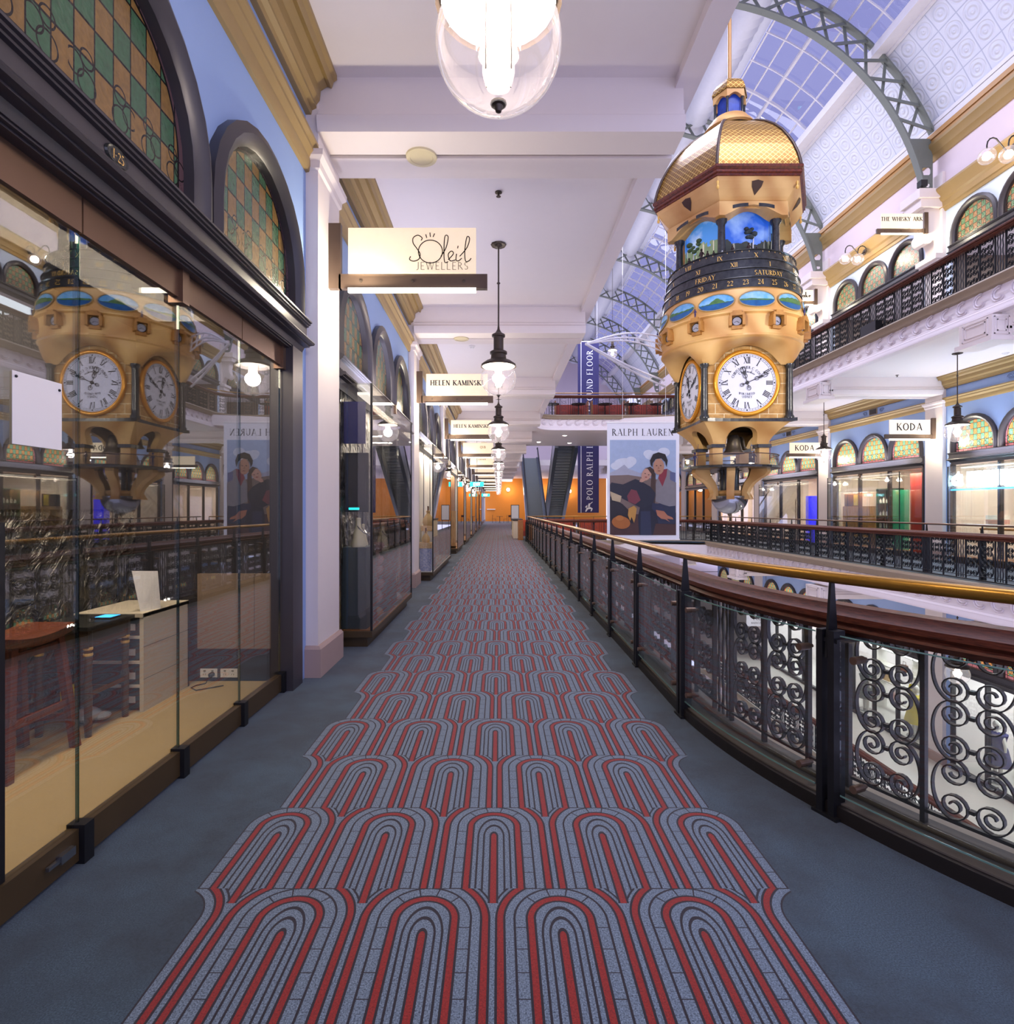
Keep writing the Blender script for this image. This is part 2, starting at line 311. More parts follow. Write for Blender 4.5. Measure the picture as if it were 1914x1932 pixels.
    def build(s, name, m, parent=None, smooth=0, org=None):
        o0 = ORG.get(parent.name, (0, 0, 0)) if parent else (org or (0, 0, 0))
        me = bpy.data.meshes.new(name); me.from_pydata([(p[0] - o0[0], p[1] - o0[1], p[2] - o0[2]) for p in s.v], [], s.f)
        if smooth:
            me.polygons.foreach_set('use_smooth', [True] * len(me.polygons)); me.set_sharp_from_angle(angle=radians(smooth))
        me.materials.append(MATS[m] if isinstance(m, str) else m); me.update()
        o = bpy.data.objects.new(name, me); COL.objects.link(o)
        if parent: o.parent = parent; ORG[o.name] = o0
        else: o.location = o0; ORG[o.name] = o0
        return o
def tag(o, label=None, cat=None, group=None, kind=None):
    if label: o['label'] = label
    if cat: o['category'] = cat
    if group: o['group'] = group
    if kind: o['kind'] = kind
    return o
def thing(name, loc, label, cat, group=None):
    o = bpy.data.objects.new(name, None); COL.objects.link(o); o.location = loc; o.empty_display_size = 0.1; ORG[o.name] = tuple(loc)
    return tag(o, label, cat, group)
def struct(name, mb, m, smooth=0, org=None): return tag(mb.build(name, m, None, smooth, org), kind='structure')
KIDS = {}
def dup(r, loc, label=None, group=None, rz=None, keep=None):
    def cp(o, par):
        c = o.copy(); COL.objects.link(c)
        if par: c.parent = par
        for ch in o.children: cp(ch, c)
        return c
    c = cp(r, None); c.location = loc; ORG[c.name] = tuple(loc)
    if rz is not None: c.rotation_euler.z = rz
    if label: c['label'] = label
    if group: c['group'] = group
    return c
# ---------------------------------------------------------------- lettering (own strokes: thick and thin with serifs)
def _g():
    G = {}; I = lambda x: ('l', x, 0, x, 1, 1)
    A = lambda cx, cy, rx, ry, a, b: ('a', cx, cy, rx, ry, a, b)
    L = lambda a, b, c, d, w: ('l', a, b, c, d, w)
    G['A'] = (.8, [L(.08, 0, .4, 1, 0), L(.4, 1, .72, 0, 1), L(.2, .34, .6, .34, 0)]); G['B'] = (.62, [I(.12), A(.12, .75, .38, .25, 90, -90), A(.12, .26, .44, .26, 90, -90)])
    G['C'] = (.76, [A(.42, .5, .36, .5, 45, 315)]); G['D'] = (.78, [I(.12), A(.12, .5, .56, .5, 90, -90)]); G['E'] = (.6, [I(.12), L(.12, .98, .54, .98, 0), L(.12, .5, .46, .5, 0), L(.12, .02, .56, .02, 0)])
    G['F'] = (.56, [I(.12), L(.12, .98, .52, .98, 0), L(.12, .5, .44, .5, 0)]); G['G'] = (.8, [A(.42, .5, .36, .5, 45, 330), L(.68, 0.05, .68, .45, 1)]); G['H'] = (.8, [I(.12), I(.66), L(.12, .5, .66, .5, 0)])
    G['I'] = (.28, [I(.14)]); G['J'] = (.4, [L(.28, .15, .28, 1, 1), A(.1, .15, .18, .2, 0, -110)]); G['K'] = (.72, [I(.12), L(.14, .42, .62, 1, 0), L(.28, .56, .68, 0, 1)]); G['L'] = (.58, [I(.12), L(.12, .02, .54, .02, 0)])
    G['M'] = (.92, [L(.12, 0, .12, 1, 0), L(.12, 1, .45, .05, 1), L(.45, .05, .78, 1, 0), I(.8)]); G['N'] = (.8, [L(.12, 0, .12, 1, 0), L(.12, 1, .68, 0, 1), L(.68, 0, .68, 1, 0)])
    G['O'] = (.84, [A(.42, .5, .36, .5, 0, 360)]); G['P'] = (.6, [I(.12), A(.12, .73, .4, .27, 90, -90)]); G['Q'] = (.84, [A(.42, .5, .36, .5, 0, 360), L(.45, .1, .8, -.18, 1)]); G['R'] = (.7, [I(.12), A(.12, .74, .4, .26, 90, -90), L(.3, .48, .66, 0, 1)])
    G['S'] = (.56, [A(.28, .75, .2, .24, 40, 262), A(.28, .26, .22, .25, 82, -140)]); G['T'] = (.68, [I(.34), L(.04, .98, .64, .98, 0)]); G['U'] = (.78, [L(.12, .3, .12, 1, 1), A(.38, .32, .26, .32, 180, 360), L(.64, .3, .64, 1, 0)])
    G['V'] = (.76, [L(.06, 1, .38, 0, 1), L(.38, 0, .7, 1, 0)]); G['W'] = (1.06, [L(.04, 1, .3, 0, 1), L(.3, 0, .53, 1, 0), L(.53, 1, .78, 0, 1), L(.78, 0, 1.02, 1, 0)]); G['X'] = (.74, [L(.08, 1, .66, 0, 1), L(.08, 0, .66, 1, 0)])
    G['Y'] = (.7, [L(.04, 1, .35, .48, 1), L(.66, 1, .35, .48, 0), L(.35, 0, .35, .5, 1)]); G['Z'] = (.62, [L(.06, .98, .56, .98, 0), L(.54, .98, .06, .02, 1), L(.06, .02, .58, .02, 0)])
    G['0'] = (.6, [A(.3, .5, .24, .5, 0, 360)]); G['1'] = (.34, [I(.2)]); G['2'] = (.56, [A(.28, .74, .2, .25, 160, -40), L(.42, .6, .08, .03, 0), L(.06, .04, .52, .04, 1)])
    G['3'] = (.54, [A(.24, .75, .2, .24, 150, -90), A(.24, .26, .23, .26, 90, -150)]); G['4'] = (.6, [L(.42, 0, .42, 1, 1), L(.42, 1, .05, .3, 0), L(.05, .3, .58, .3, 0)]); G['5'] = (.54, [L(.14, .98, .48, .98, 1), L(.14, .98, .12, .56, 0), A(.24, .3, .24, .3, 115, -140)])
    G['6'] = (.56, [A(.3, .28, .22, .28, 0, 360), A(.42, .34, .34, .66, 100, 180)]); G['7'] = (.54, [L(.06, .97, .5, .97, 1), L(.5, .97, .2, 0, 0)]); G['8'] = (.54, [A(.27, .76, .17, .22, 0, 360), A(.27, .27, .22, .27, 0, 360)]); G['9'] = (.56, [A(.27, .72, .22, .28, 0, 360), A(.15, .66, .34, .66, -80, 0)])
    G['-'] = (.4, [L(.06, .45, .34, .45, 0)]); G['.'] = (.2, [L(.06, .03, .14, .03, 1)]); G[' '] = (.38, []); G['&'] = G['8']
    # a few small letters
    G['a'] = (.5, [A(.24, .22, .19, .22, 0, 360), L(.43, 0, .43, .44, 1)]); G['b'] = (.52, [L(.1, 0, .1, 1, 1), A(.28, .22, .19, .22, 0, 360)]); G['c'] = (.42, [A(.23, .22, .18, .22, 50, 310)])
    G['e'] = (.46, [A(.23, .22, .19, .22, 0, 310), L(.06, .24, .4, .24, 0)]); G['k'] = (.5, [L(.1, 0, .1, 1, 1), L(.12, .18, .42, .44, 0), L(.2, .26, .46, 0, 1)]); G['l'] = (.22, [L(.1, 0, .1, 1, 1)]); G['m'] = (.72, [L(.1, 0, .1, .44, 1), A(.22, .28, .12, .15, 0, 180), L(.34, 0, .34, .28, 1), A(.46, .28, .12, .15, 0, 180), L(.58, 0, .58, .28, 1)])
    G['o'] = (.48, [A(.24, .22, .19, .22, 0, 360)]); G['r'] = (.34, [L(.1, 0, .1, .44, 1), A(.22, .26, .12, .17, 20, 180)]); G['i'] = (.22, [L(.1, 0, .1, .44, 1), L(.1, .56, .1, .64, 1)]); G['s'] = (.36, [A(.18, .33, .11, .11, 30, 260), A(.18, .12, .13, .12, 80, -150)])
    return G
GL = _g()
def text(mb, s, h, place, thick=.13, thin=.045, serif=True, track=.06, center=True, italic=0.0):
    """adds flat letter faces; place((x, z)) -> 3D point"""
    wtot = sum(GL.get(c, GL[' '])[0] + track for c in s) * h; x0 = -wtot / 2 if center else 0
    def put(pts, ox): mb.poly([place((ox + (p[0] + italic * p[1]) * h, p[1] * h)) for p in pts])
    for ch in s:
        w, st = GL.get(ch, GL[' '])
        for q in st:
            if q[0] == 'l':
                _, ax, ay, bx_, by, k = q; t = (thick if k else thin) / 2; dx, dy = bx_ - ax, by - ay; L = sqrt(dx * dx + dy * dy) or 1
                if abs(dy) > 1e-3:
                    e = t * L / abs(dy); put([(ax - e, ay), (ax + e, ay), (bx_ + e, by), (bx_ - e, by)], x0)
                    if serif and ch.isupper() or serif and ch.isdigit():
                        for sx, sy in ((ax, ay), (bx_, by)):
                            if (abs(sy) < .01 or abs(sy - 1) < .01) and not (ch in 'NMVWA' and ((sy < .01 and ch in 'VW') or (sy > .99 and ch == 'A') or (ch == 'N' and sx > .6 and sy < .01) or (ch in 'MN' and k and sy > .99))):
                                g = thin * .45; z = sy + (g if sy < .5 else -g); put([(sx - e - .07, z - g), (sx + e + .07, z - g), (sx + e + .07, z + g), (sx - e - .07, z + g)], x0)
                else: put([(ax, ay - t), (bx_, by - t), (bx_, by + t), (ax, ay + t)], x0)
            else:
                _, cx, cy_, rx, ry, a, b = q; n = max(4, int(abs(b - a) / 24)); pr = None
                for i in range(n + 1):
                    th = radians(a + (b - a) * i / n); t = (thin + (thick - thin) * abs(cos(th))) / 2
                    o = (cx + (rx + t * .6) * cos(th), cy_ + (ry - .0) * sin(th)); j = (cx + (rx - t * 1.4) * cos(th), cy_ + (ry - 2 * t) * sin(th))
                    if pr: put([pr[0], o, j, pr[1]], x0)
                    pr = (o, j)
        x0 += (w + track) * h
    return mb
# ---------------------------------------------------------------- the void and its edge
XL, XR, YN, YF = 1.6, 10.1, 4.45, 28.4
def vpath(d=0.0, part='all', na=14, step=3.0):
    """line round the atrium opening at offset d into the void, with normals pointing into it"""
    P = []; R = 4.0; r = 1.3
    def arc(cx, cy_, rr, a, b, n, inn=True):
        for i in range(n + 1):
            t = radians(a + (b - a) * i / n); P.append((cx + (rr - d) * cos(t), cy_ + (rr - d) * sin(t), -cos(t), -sin(t)))
    if part in ('all', 'L', 'LN'): arc(XL + R, YN, R, 270 if part != 'LN' else 255, 180, na)
    if part in ('all', 'L', 'LF'):
        y = YN
        P.append((XL + d, YN, 1, 0)) if part == 'LF' else None
        while y + step < YF - r: y += step; P.append((XL + d, y, 1, 0))
        arc(XL + r, YF - r, r, 180, 90 if part != 'LF' else 180, 6 if part != 'LF' else 1)
    if part in ('all', 'F'):
        if part == 'F': arc(XL + r, YF - r, r, 180, 90, 6)
        arc(XR - r, YF - r, r, 90, 0, 6)
    if part in ('all', 'R'):
        P.append((XR - d, YF - r, -1, 0)); P.append((XR - d, YN, -1, 0)); arc(XR - R, YN, R, 0, -90, na)
    Q = [P[0]]
    for p in P[1:]:
        if (p[0] - Q[-1][0]) ** 2 + (p[1] - Q[-1][1]) ** 2 > 1e-5: Q.append(p)
    return Q
def walk(path, spacing, s0=0.0):
    """(s, x, y, nx, ny) every spacing metres along a path"""
    out = []; s = 0; nxt = s0
    for a, b in zip(path, path[1:]):
        L = sqrt((b[0] - a[0]) ** 2 + (b[1] - a[1]) ** 2)
        while nxt <= s + L + 1e-6:
            t = (nxt - s) / L; n = Vector((a[2] + (b[2] - a[2]) * t, a[3] + (b[3] - a[3]) * t)).normalized()
            out.append((nxt, a[0] + (b[0] - a[0]) * t, a[1] + (b[1] - a[1]) * t, n.x, n.y)); nxt += spacing
        s += L
    return out
FH = 6.2; BEAM = 5.03; CEIL = 5.56
PIL = [5.27 + 6 * k for k in range(-1, 12)]
XWL, XWR = -1.784, 13.484 + 0.09
# floors
def floor_poly(name, z, pts, m='carpet', th=0.05):
    mb = MB(); n = len(pts); mb.add([(x, y, z) for x, y in pts] + [(x, y, z - th) for x, y in pts], [tuple(range(n)), tuple(range(2 * n - 1, n - 1, -1))] + [(i, i + n, (i + 1) % n + n, (i + 1) % n) for i in range(n)])
    return struct(name, mb, m)
LV = [(p[0], p[1]) for p in vpath(0.1, 'L')]; RV = [(p[0], p[1]) for p in vpath(0.1, 'R')]
YB = 43.0; YE = 74.0
floor_poly('floor', 0, [(XWL - .1, -3), (5.85, -3), (5.85, YN - 3.9)] + LV + [(5.85, YF - .1), (5.85, YB), (1.7, YB), (1.7, YE), (XWL - .1, YE)])
tc = floor_poly('floor_far', 0, [(5.85, -3), (14, -3), (14, 60), (10, 60), (10, YB), (5.85, YB), (5.85, YF - .1)] + RV + [(5.85, YN - 3.9)])
floor_poly('floor_end', 0, [(1.7, 60), (14, 60), (14, YE), (1.7, YE)])
floor_poly('floor_shop', 0.02, [(-6, -.4), (XWL - .1, -.4), (XWL - .1, 5.2), (-6, 5.2)], 'tan carpet')
for nm, z in (('ceiling', CEIL), ('ceiling_lower', CEIL - FH)):
    th = -0.5
    floor_poly(nm, z, [(XWL, -3), (5.85, -3), (5.85, YN - 3.9)] + LV + [(5.85, YF - .1), (5.85, 36), (1.7, 36), (1.7, YE), (XWL, YE)], 'white plaster', th)
    floor_poly(nm + '_opposite', z, [(5.85, -3), (14, -3), (14, YE), (10, YE), (10, 36), (5.85, 36), (5.85, YF - .1)] + RV + [(5.85, YN - 3.9)], 'white plaster', th)
floor_poly('ceiling_end', CEIL, [(1.7, 52), (10, 52), (10, YE), (1.7, YE)], 'white plaster', -.5)
floor_poly('floor_upper', FH, [(10.02, YN), (14, YN), (14, YE), (10.02, YE)], 'pale tile', .1)
floor_poly('floor_bridge', FH, [(XWL, YF - .1), (10.02, YF - .1), (10.02, 36), (XWL, 36)], 'pale tile', .1)
floor_poly('floor_landing', FH, [(3.85, 36), (5.1, 36), (5.1, 38.4), (3.85, 38.4)], 'pale tile', .1)
floor_poly('floor_lower', -FH, [(10.0, -1), (19, -1), (19, 60), (10.0, 60)], 'pale tile')
floor_poly('floor_ground', -12.4, [(-2, -3), (14, -3), (14, 60), (-2, 60)], 'pale tile')
# slab edge: tan band, white fascia with interlaced ring ornament, lower moulding
def rings(mb, path, z, r=0.15, sp=0.44):
    for s, x, y, nx, ny in walk(path, sp, 0.3):
        tx, ty = -ny, nx
        for rr, a0, a1, ox in ((r, 60, 330, 0), (r * .66, 60, 330, 0)):
            pr = None
            for i in range(11):
                a = radians(a0 + (a1 - a0) * i / 10)
                ring = []
                for ro, oo in ((rr + .016, .003), (rr, .026), (rr - .016, .003)):
                    ring.append((x + tx * (ro * cos(a) + ox) + nx * oo, y + ty * (ro * cos(a) + ox) + ny * oo, z + ro * sin(a)))
                if pr: mb.add(pr + ring, [(0, 1, 4, 3), (1, 2, 5, 4)])
                pr = ring
        mb.add([(x + tx * a_ + nx * o, y + ty * a_ + ny * o, z + b_) for a_, b_, o in ((-.02, .012, .02), (.24, .012, .02), (.24, -.012, .02), (-.02, -.012, .02))], [(0, 1, 2, 3)])
for nm, z in (('upper', FH), ('main', 0.0), ('lower', -FH)):
    parts = ('all',) if nm != 'lower' else ('R', 'F')
    for pt in parts:
        p = vpath(0.1, pt)
        mb = MB().sweep([(-.06, z + .02), (.14, z + .02), (.16, z - .02), (.12, z - .06), (.10, z - .16), (.04, z - .2), (-.06, z - .2)], p, closed=False)
        struct('trim_' + nm + '_band', mb, 'tan band', 40)
        mb = MB().sweep([(-.06, z - .2), (.04, z - .2), (.045, z - .5), (.07, z - .53), (.07, z - .56), (.11, z - .6), (.11, z - .63), (.15, z - .68), (.15, z - .74), (-.06, z - .74)], p)
        struct('trim_' + nm + '_fascia', mb, 'fascia plaster', 40)
        mb = MB(); q = vpath(0.145, pt); rings(mb, q, z - .35); o = struct('trim_' + nm + '_ornament', mb, 'fascia plaster', 60)
# ---------------------------------------------------------------- facades
def arch_pts(R, spring, n=14, y0=0.0):
    """outline from sill left, over the arch, to sill right (y,z)"""
    return [(y0 - R, 0)] + [(y0 + R * cos(pi - pi * i / n), spring + R * sin(pi * i / n)) for i in range(n + 1)] + [(y0 + R, 0)]
SILL = 3.22; ARCHW = 1.64; RO = 0.81; SPR = 0.26
def arch_frame(mb, sx, org, depth=.09):
    o = arch_pts(RO, SPR); m1 = arch_pts(RO - .07, SPR); m2 = arch_pts(RO - .12, SPR); i_ = arch_pts(RO - .15, SPR)
    rings_ = [(o, -.02), (o, depth * .7), (m1, depth), (m2, depth * .75), (i_, depth * .35), (i_, -.05)]
    vs = []
    for pts, d in rings_: vs += [(org[0] + sx * d, org[1] + y, org[2] + z) for y, z in pts]
    n = len(o); fs = [(k * n + j, k * n + j + 1, (k + 1) * n + j + 1, (k + 1) * n + j) for k in range(5) for j in range(n - 1)]
    mb.add(vs, fs); return mb
WN = [0]; WPROTO = {}
def window(side, x, y, z, pane):
    sx = 1 if side == 'L' else -1; key = (side, pane)
    WN[0] += 1
    if key not in WPROTO:
        mb = arch_frame(MB(), sx, (x, y, z)); w = struct('window_%d' % WN[0], mb, 'dark frame', 35, org=(x, y, z))
        pts = arch_pts(RO - .145, SPR); pm = MB(); pm.add([(x - sx * .03, y + a, z + b) for a, b in pts], [tuple(range(len(pts)))])
        pm.build('stained_glass', pane, w)
        WPROTO[key] = w
    else:
        w = dup(WPROTO[key], (x, y, z)); w.name = 'window_%d' % WN[0]
    return w
def fascia_prof(d=1.0):
    return [(-.1, SILL + .02), (.09, SILL + .02), (.12, SILL + .0), (.12, SILL - .012), (.105, SILL - .016), (.105, SILL - .03), (.09, SILL - .034), (.09, SILL - .045), (.07, SILL - .05), (.07, SILL - .14), (.085, SILL - .144), (.085, SILL - .155), (.1, SILL - .16), (.1, SILL - .17), (.135, SILL - .18), (.145, SILL - .195), (.135, SILL - .21), (.1, SILL - .215), (.1, SILL - .225), (.05, SILL - .23), (.03, SILL - .27), (-.1, SILL - .27)]
CORN = [(-.02, 5.2), (.05, 5.2), (.06, 5.24), (.10, 5.26), (.10, 5.29), (.13, 5.33), (.14, 5.42), (.20, 5.46), (.24, 5.44), (.26, 5.5), (.29, 5.52), (.29, 5.56), (-.02, 5.56)]
PIC = [(-.02, 4.66), (.03, 4.67), (.05, 4.71), (.05, 4.78), (.09, 4.83), (.09, 4.86), (.12, 4.89), (.12, 4.92), (-.02, 4.92)]
def bay(side, y0, z0=0, pane='stained glass unlit', wall='blue wall', top=True, gap=.2, gold='gold cornice', wins=3):
    """one bay between pilasters: wall with three arched lights, fascia, mouldings"""
    X = XWL if side == 'L' else XWR; sx = 1 if side == 'L' else -1; y1 = y0 + 5.3; ya = y0 + gap; aw = (5.3 - 2 * gap) / 3; ztop = z0 + (5.6 if top else 4.6)
    path = [(X, y0, sx, 0), (X, y1, sx, 0)]
    mb = MB(); prev = y0
    for k in range(3):
        yc = ya + aw * (k + .5); pts = [(yc + a, z0 + SILL + b) for a, b in arch_pts(RO - .1, SPR)]
        mb.poly([(X, prev, z0 + SILL), (X, pts[0][0], z0 + SILL), (X, pts[0][0], ztop), (X, prev, ztop)])
        for (a, b), (c, d) in zip(pts[1:-1], pts[2:-1]): mb.poly([(X, a, b), (X, c, d), (X, c, ztop), (X, a, ztop)])
        prev = pts[-1][0]
    mb.poly([(X, prev, z0 + SILL), (X, y1, z0 + SILL), (X, y1, ztop), (X, prev, ztop)])
    mb.box(min(X, X - sx * .06), max(X, X - sx * .06), y0, ya - .02, z0, z0 + SILL); mb.box(min(X, X - sx * .06), max(X, X - sx * .06), y1 - gap + .02, y1, z0, z0 + SILL)
    struct('wall_%s' % ('left' if side == 'L' else 'right'), mb, wall)
    for k in range(3): window(side, X, ya + aw * (k + .5), z0 + SILL, pane)
    sh = lambda pr, dz: [(o, z + dz) for o, z in pr]
    struct('trim_transom', MB().sweep(sh(fascia_prof(), z0), [(X, ya - .02, sx, 0), (X, y1 - gap + .02, sx, 0)]), 'dark frame', 30)
    if top:
        struct('cornice_upper', MB().sweep(sh(CORN, z0), path), gold, 30); struct('cornice_lower', MB().sweep(sh(PIC, z0), path), gold, 30)
def pilaster(side, y0, z0=0, beam=True):
    X = XWL if side == 'L' else XWR; sx = 1 if side == 'L' else -1; y1 = y0 + .7; f = .114
    B = lambda mb, a, b, ya, yb, za, zb: mb.box(min(X + sx * a, X + sx * b), max(X + sx * a, X + sx * b), ya, yb, z0 + za, z0 + zb)
    mb = MB(); B(mb, -.1, f, y0, y1, 0, 4.7); B(mb, -.1, f, y0, y1, 4.7, 5.6)
    # capital: flared moulding on three sides
    pr = [(0, 4.68), (.02, 4.70), (.025, 4.76), (.06, 4.80), (.065, 4.85), (.03, 4.87), (0, 4.88)]
    path = [(X, y0, 0, -1), (X + sx * f, y0, sx, -1), (X + sx * f, y1, sx, 1), (X, y1, 0, 1)]
    mb.sweep([(a, b + z0) for a, b in pr], path)
    struct('pillar', mb, 'cream paint', 30)
    mb = MB(); mb.sweep([(0, z0), (.035, z0), (.035, z0 + .26), (.015, z0 + .29), (0, z0 + .29)], path); struct('baseboard_%s' % ('left' if side == 'L' else 'right'), mb, 'skirting pink')
    if beam:
        mb = MB(); e = X + sx * f; xe = XL + .12 if side == 'L' else XR - .12; a, b = min(e, xe), max(e, xe)
        mb.box(a, b, y0 + .02, y1 - .02, z0 + 5.1, z0 + 5.58)
        for s_, yy in ((-1, y0 + .02), (1, y1 - .02)):
            mb.sweep([(.0, z0 + 5.26), (.03, z0 + 5.24), (.03, z0 + 5.2), (.07, z0 + 5.17), (.07, z0 + 5.12), (.04, z0 + 5.03), (-.3, z0 + 5.03), (-.3, z0 + 5.26)], [(a, yy, 0, s_), (b, yy, 0, s_)])
        struct('beam', mb, 'cream paint', 30)
        # end block with sunk panel on the void side
        if side == 'L': return
        eb = MB(); eb.box(9.72, 10.12, y0 - .05, y1 + .05, z0 + 4.97, z0 + 5.4).box(9.66, 10.14, y0 - .1, y1 + .1, z0 + 4.88, z0 + 4.97)
        za, zc = z0 + 4.97, z0 + 5.4
        for a in (.05, .11):
            for p, q_, r_, t_ in ((9.72 + a, 10.1 - a, za + a, za + a), (9.72 + a, 10.1 - a, zc - a, zc - a), (9.72 + a, 9.72 + a, za + a, zc - a), (10.1 - a, 10.1 - a, za + a, zc - a)): eb.box(p - .01, q_ + .01, y0 - .065, y0 - .05, r_ - .01, t_ + .01)
            for p, q_, r_, t_ in ((y0 + a, y1 - a, za + a, za + a), (y0 + a, y1 - a, zc - a, zc - a), (y0 + a, y0 + a, za + a, zc - a), (y1 - a, y1 - a, za + a, zc - a)): eb.box(9.705, 9.72, p - .01, q_ + .01, r_ - .01, t_ + .01)
        struct('trim_beam_end', eb, 'cream paint')
for i, yp in enumerate(PIL):
    pilaster('L', yp)
    if i < 12: bay('L', yp + .7)
    if 1 <= i <= 9: pilaster('R', yp)
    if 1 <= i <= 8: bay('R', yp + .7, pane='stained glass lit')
for i in range(1, 6):
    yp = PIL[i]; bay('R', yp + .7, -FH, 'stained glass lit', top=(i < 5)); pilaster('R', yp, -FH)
# upper level, opposite side: corbels, arches, cornices
for i in range(0, 7):
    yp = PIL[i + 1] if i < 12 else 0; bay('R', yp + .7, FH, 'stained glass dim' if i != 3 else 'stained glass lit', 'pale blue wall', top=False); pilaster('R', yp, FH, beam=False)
y0, y1 = PIL[1], 54.0
p = [(XWR, y0, -1, 0), (XWR, y1, -1, 0)]
struct('cornice_gallery', MB().sweep([(0, 10.6), (.05, 10.6), (.08, 10.68), (.12, 10.7), (.14, 10.85), (.2, 10.9), (.24, 11.02), (.32, 11.1), (.36, 11.16), (.36, 11.22), (0, 11.22)], p), 'gold cornice', 30)
struct('wall_right_upper', MB().box(XWR - .02, XWR + .1, y0, y1, 11.2, 12.5), 'pink wall')
struct('cornice_roof', MB().sweep([(0, 12.35), (.06, 12.35), (.1, 12.45), (.16, 12.5), (.2, 12.62), (.28, 12.7), (.28, 12.8), (0, 12.8)], p), 'gold cornice', 30)
struct('trim_roof', MB().sweep([(0, 12.8), (.2, 12.8), (.2, 12.95), (.24, 12.95), (.24, 13.1), (0, 13.1)], p), 'gold strip', 30)
struct('wall_left_upper', MB().box(XWL - .1, XWL, -3, 60, 5.6, 12.5), 'pink wall')
struct('trim_roof_left', MB().box(XWL, XWL + .3, -3, 60, 12.4, 13.2), 'white plaster')
# roof: pressed-metal coves, glazed slopes, ribbed ducts at the crown
CX, CZ = 5.9, 9.9
def vault(a0, a1, R, ya, yb, n=6, uv=False, mb=None):
    mb = mb or MB(); k = len(mb.v)
    P = [(CX + R * cos(radians(a0 + (a1 - a0) * i / n)), CZ + R * sin(radians(a0 + (a1 - a0) * i / n))) for i in range(n + 1)]
    mb.add([(x, y, z) for y in (ya, yb) for x, z in P], [(i, i + 1, n + 2 + i, n + 1 + i) for i in range(n)]); return mb
def vault_uv(o, R):
    me = o.data; u = me.uv_layers.new(name='UVMap')
    for l in me.loops:
        v = me.vertices[l.vertex_index].co; u.data[l.index].uv = (v.y, R * atan2(v.z - CZ, v.x - CX))
for s_, nm in ((0, 'right'), (1, 'left')):
    A = (lambda a: a) if not s_ else (lambda a: 180 - a)
    mb = vault(A(23), A(44), 8.35, -3, 64)
    o = struct('ceiling_cove_' + nm, mb, 'pressed metal', 60); vault_uv(o, 8.35)
    mb = MB()
    for a, w, h in ((23.5, .12, .12), (25, .05, .06), (43, .05, .06), (44.2, .3, .14)): 
        ca = radians(A(a)); x, z = CX + 8.3 * cos(ca), CZ + 8.3 * sin(ca); mb.box(x - w, x + w, -3, 64, z - h, z + h)
    struct('trim_cove_' + nm, mb, 'white steel')
    g = vault(A(44.5), A(68), 8.45, -3, 64); o = struct('window_roof_' + nm, g, 'sky glass', 60)
    bars = MB()
    for a in (49.2, 53.9, 58.6, 63.3, 67.6):
        ca = radians(A(a)); x, z = CX + 8.38 * cos(ca), CZ + 8.38 * sin(ca); bars.tube([(x, -3, z), (x, 64, z)], .035 if a != 58.6 else .07, 4)
    y = -2.4
    while y < 63:
        bars.tube([(CX + 8.36 * cos(radians(A(a))), y, CZ + 8.36 * sin(radians(A(a)))) for a in (44.5, 50, 56, 62, 68)], .03 if round((y + 2.4) / 1.2) % 5 else .06, 4); y += 1.2
    bo = bars.build('glazing_bars', 'white steel', o)
    # ribbed ducts either side of the crown
    dm = MB(); a = radians(A(74)); cx_, cz_ = CX + 8.4 * cos(a), CZ + 8.4 * sin(a); pts = []; y = -3
    while y < 62: pts += [(cx_, y, cz_), (cx_, y + .2, cz_)]; y += .4
    dm.tube(pts, [.6 if i % 2 else .5 for i in range(len(pts))], 14); tag(dm.build('ventilation_duct', 'duct white', None, 60), 'fat white ribbed duct running under the roof crown on the %s of the clock' % ('opposite side' if not s_ else 'near side'), 'duct')
mb = vault(112, 68, 8.5, -3, 64); struct('ceiling_crown', mb, 'duct white', 60)
# end walls
struct('wall_end', MB().box(XWL - .1, 14, YE, YE + .2, 0, 5.6), 'orange wall')
struct('wall_end_upper', MB().box(XWL - .1, 14, 64, 64.2, 6.2, 18.5), 'pink wall')
struct('wall_ground', MB().box(-2.2, -2, -3, 60, -12.4, -.7), 'white plaster')
struct('wall_ground_end', MB().box(-2, 14, 44, 44.2, -12.4, -.7), 'white plaster')
